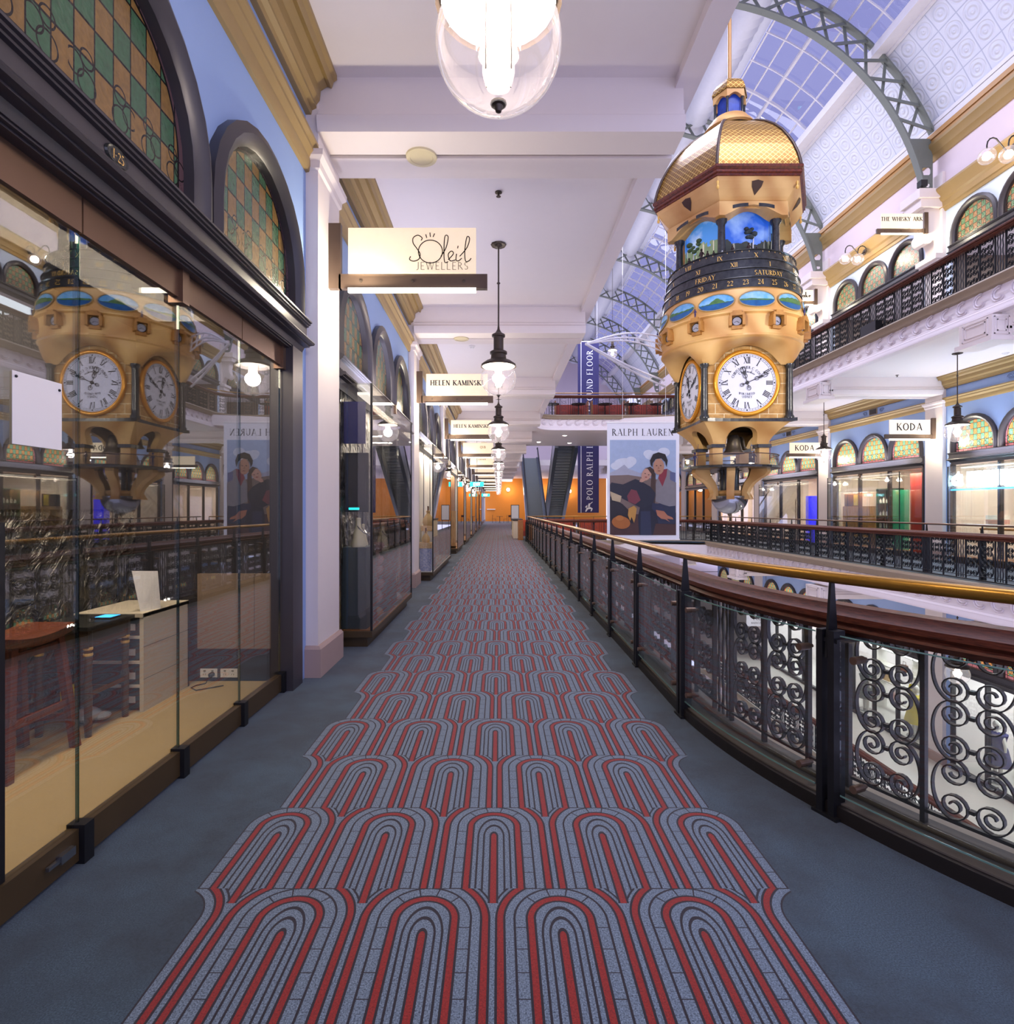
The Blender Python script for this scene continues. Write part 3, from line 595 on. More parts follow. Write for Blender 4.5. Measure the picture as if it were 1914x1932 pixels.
# ---------------------------------------------------------------- roof arches
def roof_arch(y):
    t = thing('roof_arch', (CX, y, 11.25), '', 'roof arch', 'steel lattice arches under the arcade roof')
    Ri, Ro = 7.4, 8.2; P = lambda r, a: (CX + r * cos(radians(a)), CZ + r * sin(radians(a)))
    def org(mb): return mb.map(lambda p: (p[0], p[1] + y, p[2]))
    a0 = 12; n = 44
    org(MB().flat([P(Ri, a0 + (180 - 2 * a0) * i / n) for i in range(n + 1)], .22, .05)).build('inner_flange', 'steel green', t, 40)
    org(MB().flat([P(Ro, 23 + (180 - 46) * i / n) for i in range(n + 1)], .22, .05)).build('outer_flange', 'steel green', t, 40)
    mb = MB(); k = 0; a = 24.0; st = 132 / 22
    for k in range(22):
        for r0, r1, yo in ((Ri, Ro, .05), (Ro, Ri, -.05)):
            s = MB().flat([P(r0, a), P(r1, a + st)], .03, .09); mb.join(s, lambda p, yo=yo: (p[0], p[1] + yo, p[2]))
        a += st
    org(mb).build('lattice', 'steel green', t)
    for sx in (1, -1):
        g = MB(); o = [P(Ri, 12 + 11 * i / 5) for i in range(6)]
        pts = [(CX + 7.53 * 1, z) for z in (11.25,)] ; poly = [(CX + (x - CX) * sx, z) for x, z in o] + [(CX + sx * 7.5, 13.1), (CX + sx * 7.53, 11.25), (CX + sx * 7.1, 11.25)]
        # plate with two round holes
        hc = [(CX + sx * 7.33, 12.0, .15), (CX + sx * 7.36, 11.58, .09)]
        zt = 13.0; zs = [11.25 + (zt - 11.25) * i / 14 for i in range(15)]
        def edge(z): return sqrt(max(0, Ri * Ri - (z - CZ) ** 2))
        for zl, zh in zip(zs, zs[1:]):
            zm = (zl + zh) / 2; segs = [(edge(zm), 7.52)]
            for hx, hz, hr in hc:
                if abs(zm - hz) < hr:
                    w = sqrt(hr * hr - (zm - hz) ** 2); d = (hx - CX) * sx; segs = [q for a_, b_ in segs for q in ((a_, min(b_, d - w)), (max(a_, d + w), b_)) if q[1] > q[0]]
            for a_, b_ in segs: g.box(*sorted((CX + sx * a_, CX + sx * b_)), -.02, .02, zl, zh)
        for hx, hz, hr in hc: g.join(MB().tube([(hx + (hr + .01) * cos(2 * pi * i / 20), 0, hz + (hr + .01) * sin(2 * pi * i / 20)) for i in range(20)], .02, 4, True))
        org(g).build('gusset_plate', 'steel green', t)
    return t
ra = roof_arch(17.62); WD = ['second', 'third', 'fourth', 'fifth', 'sixth', 'seventh', 'eighth', 'ninth', 'tenth', 'eleventh', 'twelfth', 'thirteenth', 'fourteenth', 'fifteenth']
ra['label'] = 'grey-green steel roof arch standing on the corbel with THE WHISKY ARK sign'
for k in range(1, 8):
    dup(ra, (CX, 17.62 + 6 * k, 11.25), 'grey-green steel roof arch, %s one behind the arch above THE WHISKY ARK sign' % (['first'] + WD)[k - 1])
for i in range(1, 9):
    y = PIL[i] + .35; mb = MB()
    mb.box(12.72, 13.5, y - .42, y + .42, 10.98, 11.25); mb.box(12.8, 13.5, y - .37, y + .37, 10.72, 10.98)
    pts = [(13.48, 10.72), (12.98, 10.72), (12.98, 10.55), (13.03, 10.3), (13.0, 10.1)] + [(13.08 + .16 * cos(radians(a)), 9.86 + .2 * sin(radians(a))) for a in range(120, 331, 30)] + [(13.3, 9.75), (13.48, 9.4)]
    mb.prism(pts, 'y', y - .2, y + .2)
    for s_ in (-1, 1): mb.prism([(x + (.02 if x < 13.4 else 0), z) for x, z in pts], 'y', y + s_ * .2, y + s_ * .24)
    mb.box(13.2, 13.5, y - .42, y + .42, 9.15, 9.3); mb.box(13.28, 13.5, y - .38, y + .38, 8.95, 9.15)
    struct('trim_corbel', mb, 'cream paint', 30)
# ---------------------------------------------------------------- balustrades
def c_scroll(sx, cx=.072, cy=.074, a=.083, n1=22):
    pts = []
    for i in range(n1):
        f = i / (n1 - 1); th = radians(90 - 620 * (1 - f)); r = .013 + (.062 - .013) * f; pts.append((-cx + r * cos(th), cy + r * sin(th)))
    for i in range(1, 9):
        th = radians(90 + 90 * i / 9); pts.append((-cx + a * cos(th), (cy + .062) * sin(th)))
    full = pts + [(-cx - a, 0)] + [(x, -z) for x, z in reversed(pts)]
    return [(x * sx, z) for x, z in full]
def scroll_panel(n1=22, w=.026, th=.006, rows=3):
    mb = MB(); hh = .265
    for k in range(rows):
        for sx in (1, -1):
            mb.join(MB().flat([(x, z + .15 + hh * (k + .5)) for x, z in c_scroll(sx, n1=n1)], w, th))
        for dz in (.074, -.074): mb.bx((0, 0, .15 + hh * (k + .5) + dz), (.022, w * 1.1, .016))
    mb.box(-.18, -.158, -.014, .014, .06, .95)
    mb.box(-.18, .18, -.012, .012, .13, .145)
    return mb
def wavy_panel():
    mb = MB(); mb.box(-.13, -.108, -.014, .014, .06, .95)
    for x in (-.06, 0, .06): mb.tube([(x + .008 * sin(i * 1.9 + x * 50), 0, .08 + .86 * i / 14) for i in range(15)], .011, 6)
    mb.box(-.13, .13, -.012, .012, .13, .145)
    return mb
PAN = {}
def panel_mesh(kind, n1, material):
    key = (kind, n1, material)
    if key not in PAN:
        mb = (scroll_panel(n1) if n1 > 12 else scroll_panel(n1)) if kind == 's' else wavy_panel() if kind == 'w' else MB().tube([(0, 0, .06), (0, 0, .95)], .012, 5)
        me = bpy.data.meshes.new(kind); me.from_pydata(mb.v, [], mb.f); me.materials.append(MATS[material]); PAN[key] = me
    return PAN[key]
def put(name, me, parent, x, y, z, rz):
    o = bpy.data.objects.new(name, me); COL.objects.link(o); o.parent = parent; b = ORG[parent.name]
    o.location = (x - b[0], y - b[1], z - b[2]); o.rotation_euler.z = rz; return o
def resample(path, s0, s1, n):
    W = walk(path, (s1 - s0) / n, s0); return [(x, y, nx, ny) for s, x, y, nx, ny in W[:n + 1]]
RAILP = [(-.10, .93), (-.07, .90), (.07, .90), (.10, .93), (.085, .95), (.11, .97), (.11, 1.0), (.07, 1.02), (.05, 1.045), (-.05, 1.045), (-.07, 1.02), (-.11, 1.0), (-.11, .97), (-.085, .95)]
def balustrade(t, z, path, iron, s0=0, n1=10, pattern='ssw', rail='timber rail', curb=True):
    MB().sweep([(o, q + z) for o, q in RAILP], path).build('timber_handrail', rail, t, 40)
    MB().sweep([(-.02, z + .05), (.02, z + .05), (.02, z + .075), (-.02, z + .075)], path).build('bottom_rail', iron, t)
    wd = {'s': .36, 'w': .26, 'b': .1}; s = s0; i = 0; L = sum(sqrt((a[0] - b[0]) ** 2 + (a[1] - b[1]) ** 2) for a, b in zip(path, path[1:]))
    ks = []
    while s < L - .2: ks.append((s + wd[pattern[i % len(pattern)]] / 2, pattern[i % len(pattern)])); s += wd[pattern[i % len(pattern)]]; i += 1
    fine = walk(path, .02)
    for sc, k in ks:
        q = fine[min(len(fine) - 1, int(sc / .02))]
        put({'s': 'scroll_panel', 'w': 'wavy_baluster_panel', 'b': 'baluster'}[k], panel_mesh(k, n1, iron), t, q[1], q[2], z, atan2(-q[3], q[4]) + pi)
# near-side walkway balustrade
main = thing('balustrade', (XL, YN, 0), 'balustrade of iron scrolls, timber rail, brass rail and glass beside the patterned carpet', 'balustrade')
pathL = vpath(0.0, 'LN', 30) + vpath(0.0, 'LF', step=1.0)[1:]
pathL = [pathL[0]] + [b for a, b in zip(pathL, pathL[1:]) if (a[0] - b[0]) ** 2 + (a[1] - b[1]) ** 2 > 1e-4]
balustrade(main, 0, pathL, 'scroll iron', s0=.12, n1=26)
gl = vpath(-.2, 'LN', 40) + [(1.4, y, 1, 0) for y in (27.3,)]
gl = [gl[0]] + [b for a, b in zip(gl, gl[1:]) if (a[0] - b[0]) ** 2 + (a[1] - b[1]) ** 2 > 1e-4]
tot = sum(sqrt((a[0] - b[0]) ** 2 + (a[1] - b[1]) ** 2) for a, b in zip(gl, gl[1:])); sA = tot - (27.3 - YN)   # arc length up to the straight
MB().sweep([(-.03, 0), (.24, 0), (.24, .07), (-.03, .07)], gl).build('curb', 'curb black', main); MB().sweep([(-.0, .07), (.25, .07), (.25, .078), (-.0, .078)], gl).build('dusty_ledge', 'dusty stone', main); MB().tube([(x + nx * .1, y + ny * .1, .1) for s, x, y, nx, ny in walk(gl, .3)], .014, 6).build('ledge_pipe', 'dark plinth', main, 60)
def brass(path, z, name, t, r=.028, off=0.0):
    W = walk(path, .35); MB().tube([(x + nx * off, y + ny * off, z) for s, x, y, nx, ny in W], r, 10).build(name, 'brass rail', t, 60)
brass(gl, 1.205, 'brass_handrail', main, .03)
posts = [sA - 3.0, sA - 1.587, sA - .17] + [sA + 1.2 + 1.34 * k for k in range(17)]
fine = walk(gl, .01)
def at(s): q = fine[min(len(fine) - 1, max(0, int(round(s / .01))))]; return q[1:]
pm = MB(); pm.box(-.05, -.015, -.05, .03, 0, .94); pm.box(.015, .05, -.05, .03, 0, .94); pm.prism([(-.045, .80), (.05, .80), (.035, .90), (.012, 1.18), (-.012, 1.18)], 'x', -.007, .007)
pm.box(-.06, .06, -.04, .2, .88, .90); pm.box(-.07, .07, -.06, .04, 0, .015)
pme = bpy.data.meshes.new('post'); pme.from_pydata(pm.v, [], pm.f); pme.materials.append(MATS['black iron'])
fm = MB().tube([(0, -.035, 0), (0, .035, 0)], .019, 12).tube([(0, .03, 0), (0, .06, 0)], .01, 8); fme = bpy.data.meshes.new('fixing'); fme.from_pydata(fm.v, [], fm.f); fme.materials.append(MATS['bronze'])
for s in posts: x, y, nx, ny = at(s); put('post', pme, main, x, y, 0, atan2(ny, nx) - pi / 2)
def pane(t, a, b, z0=.13, z1=.92, m='rail glass'):
    n = 1 if a >= sA - .3 else 8; pa = [at(a + .07 + (b - a - .14) * i / n) for i in range(n + 1)]
    g = MB().sweep([(-.035, z0), (-.025, z0), (-.025, z1), (-.035, z1)], pa).build('glass_panel', m, t)
    if a < sA + 2.6: MB().tube([(x - nx * .03, y - ny * .03, z1 + .001) for x, y, nx, ny in pa], .0045, 4).build('polished_edge', 'pale edge', g); MB().tube([(x - nx * .03, y - ny * .03, z0) for x, y, nx, ny in pa], .0045, 4).build('polished_edge', 'pale edge', g)
    for s in (a + .15, b - .15):
        x, y, nx, ny = at(s)
        for z in (z0 + .07, z1 - .1): put('fixing', fme, g, x - nx * .02, y - ny * .02, z, atan2(ny, nx) - pi / 2)
pane(main, 0, posts[0])
for a, b in zip(posts, posts[1:]): pane(main, a, b)
# opposite side, same level
t = thing('balustrade', (XR, YN, 0), 'balustrade of iron scrolls and timber rail in front of the KODA shops', 'balustrade')
pr = [q for q in vpath(0.0, 'R', 14)]
balustrade(t, 0, pr, 'blued iron', n1=18, s0=.1); bp = vpath(-.35, 'R', 14)
W = walk(bp, 1.0); MB().tube([(x, y, 1.2) for s, x, y, nx, ny in W], .022, 8).build('brass_handrail', 'bronze', t, 60)
for s, x, y, nx, ny in walk(bp, 1.6, .4)[:22]: put('post', pme, t, x, y, 0, atan2(ny, nx) - pi / 2)
t = thing('balustrade', (5.85, YF, 0), 'balustrade crossing the far end of the void below the banners', 'balustrade')
pf = vpath(0, 'F')[1:]
balustrade(t, 0, pf, 'blued iron', n1=8, pattern='ssbbb'); W = walk(vpath(-.3, 'F')[1:], .5); MB().tube([(x, y, 1.2) for s, x, y, nx, ny in W], .022, 8).build('brass_handrail', 'brass rail', t, 60)
for s, x, y, nx, ny in walk(vpath(-.3, 'F'), 1.0, .4): put('post', pme, t, x, y, 0, atan2(ny, nx) - pi / 2)
# upper level
t = thing('balustrade', (XR, YN, FH), 'upper-floor balustrade of black iron scrolls under THE WHISKY ARK sign', 'balustrade')
balustrade(t, FH, [q for q in pr if q[1] > 4], 'black iron', n1=16, s0=.1)
t = thing('balustrade', (5.85, YF, FH), 'upper-floor balustrade of plain bars and scrolls across the far bridge', 'balustrade')
balustrade(t, FH, pf, 'black iron', n1=8, pattern='bsbbsbb'); W = walk(vpath(-.3, 'F'), .5); MB().tube([(x, y, FH + 1.2) for s, x, y, nx, ny in W], .022, 8).build('brass_handrail', 'brass rail', t, 60)
t = thing('balustrade', (XR, YN, -FH), 'lower-floor balustrade of iron scrolls seen down through the void', 'balustrade')
balustrade(t, -FH, [q for q in pr if q[1] > 4], 'blued iron', n1=8, s0=.1)
# ---------------------------------------------------------------- pendant lamps
def pendant(loc, rod=1.35, small=False, lab='', grp='globe pendant lamps over the walkways', power=95, lt=True):
    x, y, z = loc   # z = globe centre
    t = thing('pendant_lamp', (x, y, z), lab, 'lamp', grp); R = .27
    zt = CEIL if not small else z + rod + .8
    T = lambda pr: [(r, q + z) for r, q in pr]
    MB().lathe(T([(R * cos(radians(a)), R * .96 * sin(radians(a))) for a in range(-89, 52, 7)]), (x, y, 0), 32).build('globe', 'globe glass', t, 60)
    MB().lathe(T([(.02, .27), (.25, .19), (.27, .175), (.26, .21), (.19, .26), (.12, .29), (.11, .36), (.13, .37), (.13, .40), (.075, .43), (.075, .62), (.10, .63), (.10, .66), (.05, .69), (.02, .74), (.012, .80)]), (x, y, 0), 24).build('shade', 'lamp metal', t, 35)
    MB().lathe(T([(.02, .262), (.245, .178)]), (x, y, 0), 24).build('reflector', 'white enamel', t)
    MB().lathe(T([(.001, -.12), (.045, -.11), (.055, -.06), (.055, .10), (.045, .2), (.001, .2)]), (x, y, 0), 14).build('bulb', 'lamp tube', t, 60)
    c = MB()
    for k in range(4): a = pi / 4 + k * pi / 2; c.tube([(x + .075 * cos(a), y + .075 * sin(a), z - .14), (x + .075 * cos(a), y + .075 * sin(a), z + .22)], .004, 4)
    c.build('bulb_cage', 'lamp metal', t)
    MB().lathe(T([(.001, -.29), (.012, -.285), (.02, -.262), (.035, -.255), (.035, -.247), (.001, -.245)]), (x, y, 0), 12).build('finial', 'lamp metal', t, 40)
    MB().tube([(x, y, z + .74), (x, y, zt)], .012, 8).lathe([(.012, z + 1.42), (.03, z + 1.44), (.012, z + 1.46)], (x, y, 0), 10).build('rod', 'lamp metal', t)
    MB().lathe([(.012, zt - .05), (.05, zt - .04), (.06, zt - .02), (.11, zt - .025), (.12, zt - .005), (.001, zt)], (x, y, 0), 10).build('ceiling_rose', 'lamp metal', t)
    if lt: point('lamp_light', (0, 0, -.01), power, (1, .84, .70), .1, t)
    return t
LZ = 3.53
p0 = pendant((0, 2.43, LZ), lab='large clear globe pendant overhead, its globe cut by the top of the view', power=95)
names = ['globe pendant hanging between the JEWELLERS sign and the first HELEN KAMINSKI sign'] + ['globe pendant over the carpet, %s behind the overhead one' % w for w in WD[:10]]
for k in range(1, 12): dup(p0, (0, 2.62 + 6 * k, LZ), names[k - 1])
opp = ['globe pendant in the opposite gallery in front of the neon-lit shop', 'globe pendant beside the smaller KODA sign, between two opposite pillars', 'globe pendant in the opposite gallery, first beyond the smaller KODA sign', 'globe pendant in the opposite gallery, second beyond the smaller KODA sign', 'globe pendant in the opposite gallery, third beyond the smaller KODA sign']
for k in range(5): dup(p0, (11.78, 14.62 + 6 * k, LZ), opp[k])
dup(p0, (11.78, 8.62, LZ), 'globe pendant in the opposite gallery nearer than the neon-lit shop, outside the frame')
for k, x, y, z, r in ((0, 6.4, 32, 10.3, 5.5), (1, 6.7, 39.5, 10.8, 5.0)):
    pendant((x, y, z), 18.39 - z - .8, True, ['small bare globe lamp on a long wire above the white struts', 'small bare globe lamp in front of the navy GROUND FLOOR banner'][k], 'globe lamps on long wires', 40)
for k in range(3): dup(p0, (11.78, 14.62 + 6 * k, LZ - FH), 'globe pendant on the lower floor, number %s from the neon-lit end' % ['one', 'two', 'three'][k], 'globe pendants of the lower floor')
# ceiling fittings
sp = MB().lathe([(.001, -.012), (.11, -.012), (.115, -.018), (.15, -.016), (.155, 0), (.001, 0)], (-.76, 5.62, 5.03), 28).build('ceiling_speaker', 'cream velvet', None, 40, (-.76, 5.62, 5.03))
tag(sp, 'round cream ceiling speaker under the beam above the JEWELLERS sign', 'speaker', 'round ceiling speakers under the beams')
for k in range(1, 6): dup(sp, (-.76, 5.62 + 6 * k, 5.03), 'round cream ceiling speaker under the %s beam along the walkway' % WD[k - 1])
sk = MB().lathe([(.001, 0), (.045, -.002), (.045, -.012), (.012, -.014), (.012, -.05), (.03, -.055), (.03, -.06), (.001, -.062)], (0, 7.2, CEIL), 14).build('sprinkler_head', 'lamp metal', None, 40, (0, 7.2, CEIL))
tag(sk, 'dark ceiling sprinkler between the overhead globe and the first hanging pendant', 'sprinkler', 'sprinkler heads in the ceilings')
for x, y, l in ((11.9, 17.0, 'dark ceiling sprinkler in the opposite gallery before the KODA sign'), (11.3, 13.2, 'dark ceiling sprinkler in the opposite gallery near the sprinkler by the neon shop'), (11.2, 22.4, 'dark ceiling sprinkler in the opposite gallery beside the clock')): dup(sk, (x, y, CEIL), l)
sd = MB().lathe([(.001, -.06), (.03, -.06), (.05, -.04), (.055, -.02), (.075, -.015), (.075, 0), (.001, 0)], (-.65, 14.0, CEIL), 16).build('smoke_detector', 'paper', None, 40, (-.65, 14, CEIL))
tag(sd, 'small white smoke detector on the ceiling above HELEN KAMINSKI signs', 'smoke detector', 'smoke detectors'); dup(sd, (13.0, 14.6, CEIL), 'small white smoke detector in the opposite gallery above the neon-lit shop')
dl = MB().lathe([(.001, -.004), (.09, -.004), (.11, 0)], (3.6, 31, CEIL - .005), 16).build('downlight', 'lamp tube', None, 0, (3.6, 31, CEIL - .005)); tag(dl, 'small round recessed downlight under the far bridge, front one', 'downlight', 'downlights under the bridge')
for x, y, l in ((4.3, 34.5, 'small round recessed downlight under the far bridge, rear one'), (8, 31, 'small round recessed downlight under the far bridge behind the poster'), (2.4, 34, 'small round recessed downlight under the far bridge beside the walkway')): dup(dl, (x, y, CEIL - .005), l)
# wall sconces on the upper floor
def sconce(y, lab):
    t = thing('wall_sconce', (XWR, y, 10.9), lab, 'lamp', 'double globe wall lamps on the upper floor')
    X = XWR - .32
    MB().lathe([(.001, 0), (.1, 0), (.1, .03), (.001, .05)], (0, 0, 0), 14).map(lambda p: (X - p[2], y + p[0], 10.85 + p[1])).build('backplate', 'lamp metal', t)
    for s_, q in ((-1, -.38), (1, .02)):
        cx_, cz_ = X - .6 - .1 * s_, 10.42 + .2 * (s_ > 0)
        MB().tube([(X, y, 10.85), (X - .2, y + q * .5, 10.75)] + [(cx_ + .16 - .16 * cos(radians(a)), y + q, cz_ + .28 + .2 * sin(radians(a))) for a in range(150, -1, -30)] + [(cx_, y + q, cz_ + .2)], .018, 6).build('arm', 'black iron', t)
        g = MB().sphere((cx_, y + q, cz_), .2, 18, 10).build('globe', 'globe glass', t, 60)
        MB().sphere((cx_, y + q, cz_), .075, 10, 6).build('bulb', 'lamp tube', g, 60)
        point('sconce_light', (cx_ - XWR, q, cz_ - 10.9), 35, (1, .8, .55), .12, t)
    return t
s0 = sconce(20.6, 'double globe wall lamp between THE WHISKY ARK sign and the clock')
dup(s0, (XWR, 14.62, 10.9), 'double globe wall lamp above the stained arches at the frame edge'); dup(s0, (XWR, 26.6, 10.9), 'double globe wall lamp next along, behind the clock')
# ---------------------------------------------------------------- shop signs on brackets
def smooth(c):
    o = []; n = len(c)
    for i in range(n - 1):
        a, b, d, e = c[max(0, i - 1)], c[i], c[i + 1], c[min(n - 1, i + 2)]
        for k in range(4): t = k / 4; o.append(tuple(.5 * (2 * b[j] + (d[j] - a[j]) * t + (2 * a[j] - 5 * b[j] + 4 * d[j] - e[j]) * t * t + (3 * b[j] - a[j] - 3 * d[j] + e[j]) * t ** 3) for j in (0, 1)))
    return o + [c[-1]]
def sign(side, y, z0, words, lab, script=False, ink='ink', h=.115, wd=1.25, serif=True, tx=0, tz=.33, light=True, xs=None):
    X = xs or (XWL + .114 if side == 'L' else XWR - .114); s = 1 if side == 'L' else -1
    t = thing('shop_sign', (X, y, z0 + 3.7), lab, 'sign', 'lit shop signs on brackets'); B = lambda a, b, ya, yb, za, zb, n, m, p=t: MB().box(min(X + s * a, X + s * b), max(X + s * a, X + s * b), y + ya, y + yb, z0 + za, z0 + zb).build(n, m, p)
    mb = MB(); 
    for a, b, za, zb in ((0, .12, 3.72, 4.36), (.1, 1.56, 3.72, 3.86)): mb.box(min(X + s * a, X + s * b), max(X + s * a, X + s * b), y - .03, y + .03, z0 + za, z0 + zb)
    mb.build('bracket', 'sign bronze', t)
    p0_ = .2; p1 = p0_ + wd
    pn = B(p0_, p1, -.055, -.035, 3.86, 4.30, 'panel', 'sign face'); B(p0_, p1, -.058, -.034, 3.67, 3.715, 'light_strip', 'sign glow', pn)
    cv = MB()
    for k in range(3): cv.lathe([(.001, -.004), (.014, -.004), (.014, 0)], (0, 0, 0), 10).map(lambda p: p) ; 
    bolts = MB()
    for k in range(3): 
        q = MB().lathe([(.001, -.006), (.016, -.004), (.016, 0)], (0, 0, 0), 10); bolts.join(q, lambda p, k=k: (X + s * (p0_ + .12 + (wd - .24) * k / 2) + p[0], y - .032 + p[2], z0 + 3.79 + p[1]))
    bolts.build('bolt', 'lamp metal', t)
    xm = X + s * (p0_ + p1) / 2
    L = MB()
    if script:
        # flowing script S, O with eyelashes, l e i l
        xo = xm + .30; zo = z0 + 4.02; cur = [[(-.19, .0), (-.2, -.035), (-.16, -.055), (-.11, -.03), (-.1, .03), (-.13, .09), (-.165, .15), (-.165, .21), (-.12, .24), (-.08, .21), (-.09, .18)],
              [(.0 + .115 * cos(radians(a)), .055 + .13 * sin(radians(a))) for a in range(80, 441, 20)], [(.1, .0), (.15, .1), (.17, .22), (.14, .23), (.13, .1), (.135, -.06), (.17, -.06)],
              [(.17, -.04), (.22, .03), (.2, .06), (.17, .02), (.19, -.05), (.24, -.04)], [(.25, .03), (.245, -.04), (.27, -.05), (.3, -.02)], [(.28, .0), (.35, .1), (.375, .2), (.35, .22), (.33, .08), (.335, -.05), (.37, -.05), (.39, -.02)],
              [(-.045, .25), (-.035, .21)], [(-.005, .27), (-.0, .22)], [(.04, .26), (.025, .22)], [(.26, .09), (.265, .12)]]
        for c in cur: L.join(MB().flat([(xo - .12 + a * 1.02, zo + b * .86) for a, b in smooth(c)], .001, .009), lambda p: (p[0], y - .0575, p[2]))
        text(L, 'JEWELLERS', .075, lambda p: (xo + .0 + p[0], y - .0575, z0 + 3.89 + p[1]), .07, .05, False, .14)
    else: text(L, words, h, lambda p: (xm + tx + p[0], y - .0575, z0 + 3.86 + tz - h - .02 + p[1]), .2 if serif else .17, .09 if serif else .085, serif, .1)
    if L.v: L.build('lettering', ink, pn)
    if light: point('sign_light', (s * .35, -.14, -.12), 30, (1, .88, .66), .06, t)
    return t
sign('L', 5.62, 0, '', 'lit acrylic sign reading JEWELLERS under a flowing script word', True)
sign('L', 11.62, 0, 'HELEN KAMINSKI', 'lit HELEN KAMINSKI sign, the larger one, just behind the JEWELLERS sign', h=.105)
sign('L', 17.62, 0, 'HELEN KAMINSKI', 'lit HELEN KAMINSKI sign, the smaller one, behind the larger', h=.105)
sign('L', 23.62, 0, 'QVB', 'lit sign with small gold QVB lettering behind the HELEN KAMINSKI signs', ink='faint ink', h=.1, tx=.2)
sign('L', 29.62, 0, 'KARENDER', 'lit sign with widely spaced capitals beyond the QVB sign', ink='ink', h=.06, serif=False, tx=.0)
sb = sign('L', 35.62, 0, '', 'blank glowing sign bracket, first beyond the spaced-capitals sign', light=False)
for k in range(1, 6): dup(sb, (XWL + .114, 35.62 + 6 * k, 3.7), 'blank glowing sign bracket, %s beyond the spaced-capitals sign' % WD[k - 1])
sign('R', 17.55, 0, 'KODA', 'lit KODA sign, the larger one, on the pillar by the neon shop', h=.23, serif=False, tz=.36)
sign('R', 23.55, 0, 'KODA', 'lit KODA sign, the smaller one, beside a globe pendant', h=.23, serif=False, tz=.36)
sign('R', 17.3, FH, 'THE WHISKY ARK', 'lit THE WHISKY ARK sign on the upper-floor corbel pillar', h=.12, tz=.36, xs=13.04)
sign('R', 23.3, FH, 'Blake', 'lit Blake sign on the upper floor, half hidden by the clock', h=.22, tz=.38, tx=.25, xs=13.04)
sign('R', 29.3, FH, 'Henri', 'lit sign on the upper floor between the banner and the clock', h=.14, xs=13.04)
for k in range(2): sign('R', 29.55 + 6 * k, 0, '', 'blank glowing sign in the opposite gallery, %s beyond the KODA signs' % ['first', 'second'][k], light=False)
# exit signs
def exit_sign(x, y, z, lab):
    t = thing('exit_sign', (x, y, z), lab, 'exit sign', 'green exit signs')
    MB().box(x - .3, x + .3, y - .04, y + .04, z, z + .2).build('housing', 'exit green', t); MB().tube([(x, y, z + .2), (x, y, CEIL)], .01, 6).build('rod', 'lamp metal', t)
    L = MB(); text(L, 'EXIT', .12, lambda p: (x + p[0], y - .042, z + .04 + p[1]), .16, .16, False); L.build('lettering', 'neon', t)
exit_sign(-.95, 25, 2.55, 'glowing green exit sign hanging nearer over the walkway'); exit_sign(-.95, 42, 2.5, 'glowing green exit sign hanging deeper along the walkway')
# ---------------------------------------------------------------- near shopfront (frameless glass doors, bay beside the camera)
XG = -1.86; ys = [0.1, .93, 1.72, 2.52, 3.31, 4.09, 4.84]
d = struct('door_1', MB().box(XWL - .16, XWL + .03, 4.86, 5.1, 0, 2.97).box(XWL - .16, XWL + .03, -.1, .1, 0, 2.97), 'dark frame')
MB().box(XWL - .16, XWL - .0, 0, 4.86, 2.93, 2.98).box(XWL - .12, XWL + .02, 0, 4.9, 2.94, 2.98).build('header', 'dark frame', d)
for k, (a, b) in enumerate(zip(ys, ys[1:])):
    g = MB().box(XG - .006, XG + .006, a + .004, b - .004, .10, 2.78); g.build('glass_leaf', 'door glass', d)
    MB().box(XG - .007, XG + .007, b - .009, b - .003, .12, 2.77).build('glass_edge', 'green edge', d)
    MB().box(XG - .02, XG + .02, a + .005, b - .005, 2.77, 2.93).build('top_rail', 'bronze', d)
    MB().box(XG - .025, XG + .025, a + .01, b - .01, .015, .155).build('bottom_rail', 'dark plinth', d)
    if k % 2: MB().box(XG - .04, XG + .045, b - .035, b + .035, 2.74, 2.94).build('patch_fitting', 'bronze', d)
    MB().box(XG - .03, XG + .05, b - .03, b + .03, 0, .17).build('floor_clamp', 'black iron', d)
MB().box(XG + .02, XG + .05, 2.36, 2.44, .075, .11).box(XG + .03, XG + .045, 2.3, 2.36, .085, .1).build('floor_bolt', 'chrome', d)
MB().box(XG - .01, XG + .01, 2.10, 2.135, 0.02, 1.5).build('edge_post', 'black iron', d)
n_ = thing('notice_sheet', (XG - .02, 2.28, 1.8), 'blank white paper sheet fixed to the shop glass above the stool', 'notice')
MB().box(XG + .010, XG + .012, 2.165, 2.41, 1.80, 2.08).build('sheet', 'paper', n_); MB().sphere((XG + .014, 2.18, 2.06), .006, 6, 4).sphere((XG + .014, 2.395, 2.05), .006, 6, 4).build('pin', 'black iron', n_)
# plaque on the transom
pl = thing('number_plaque', (XWL + .08, 2.55, 3.1), 'small oval shop number plaque on the dark transom', 'plaque')
MB().lathe([(.001, .006), (.055, .006), (.065, .01), (.07, 0)], (0, 0, 0), 24).map(lambda p: (XWL + .072 + p[2], 2.55 + p[0] * 1.1, 3.125 + p[1] * .62)).build('plate', 'black marble', pl)
L = MB(); text(L, '1-25', .042, lambda p: (XWL + .084, 2.55 + p[0] * .9, 3.104 + p[1])); L.build('numerals', 'gold ink', pl)
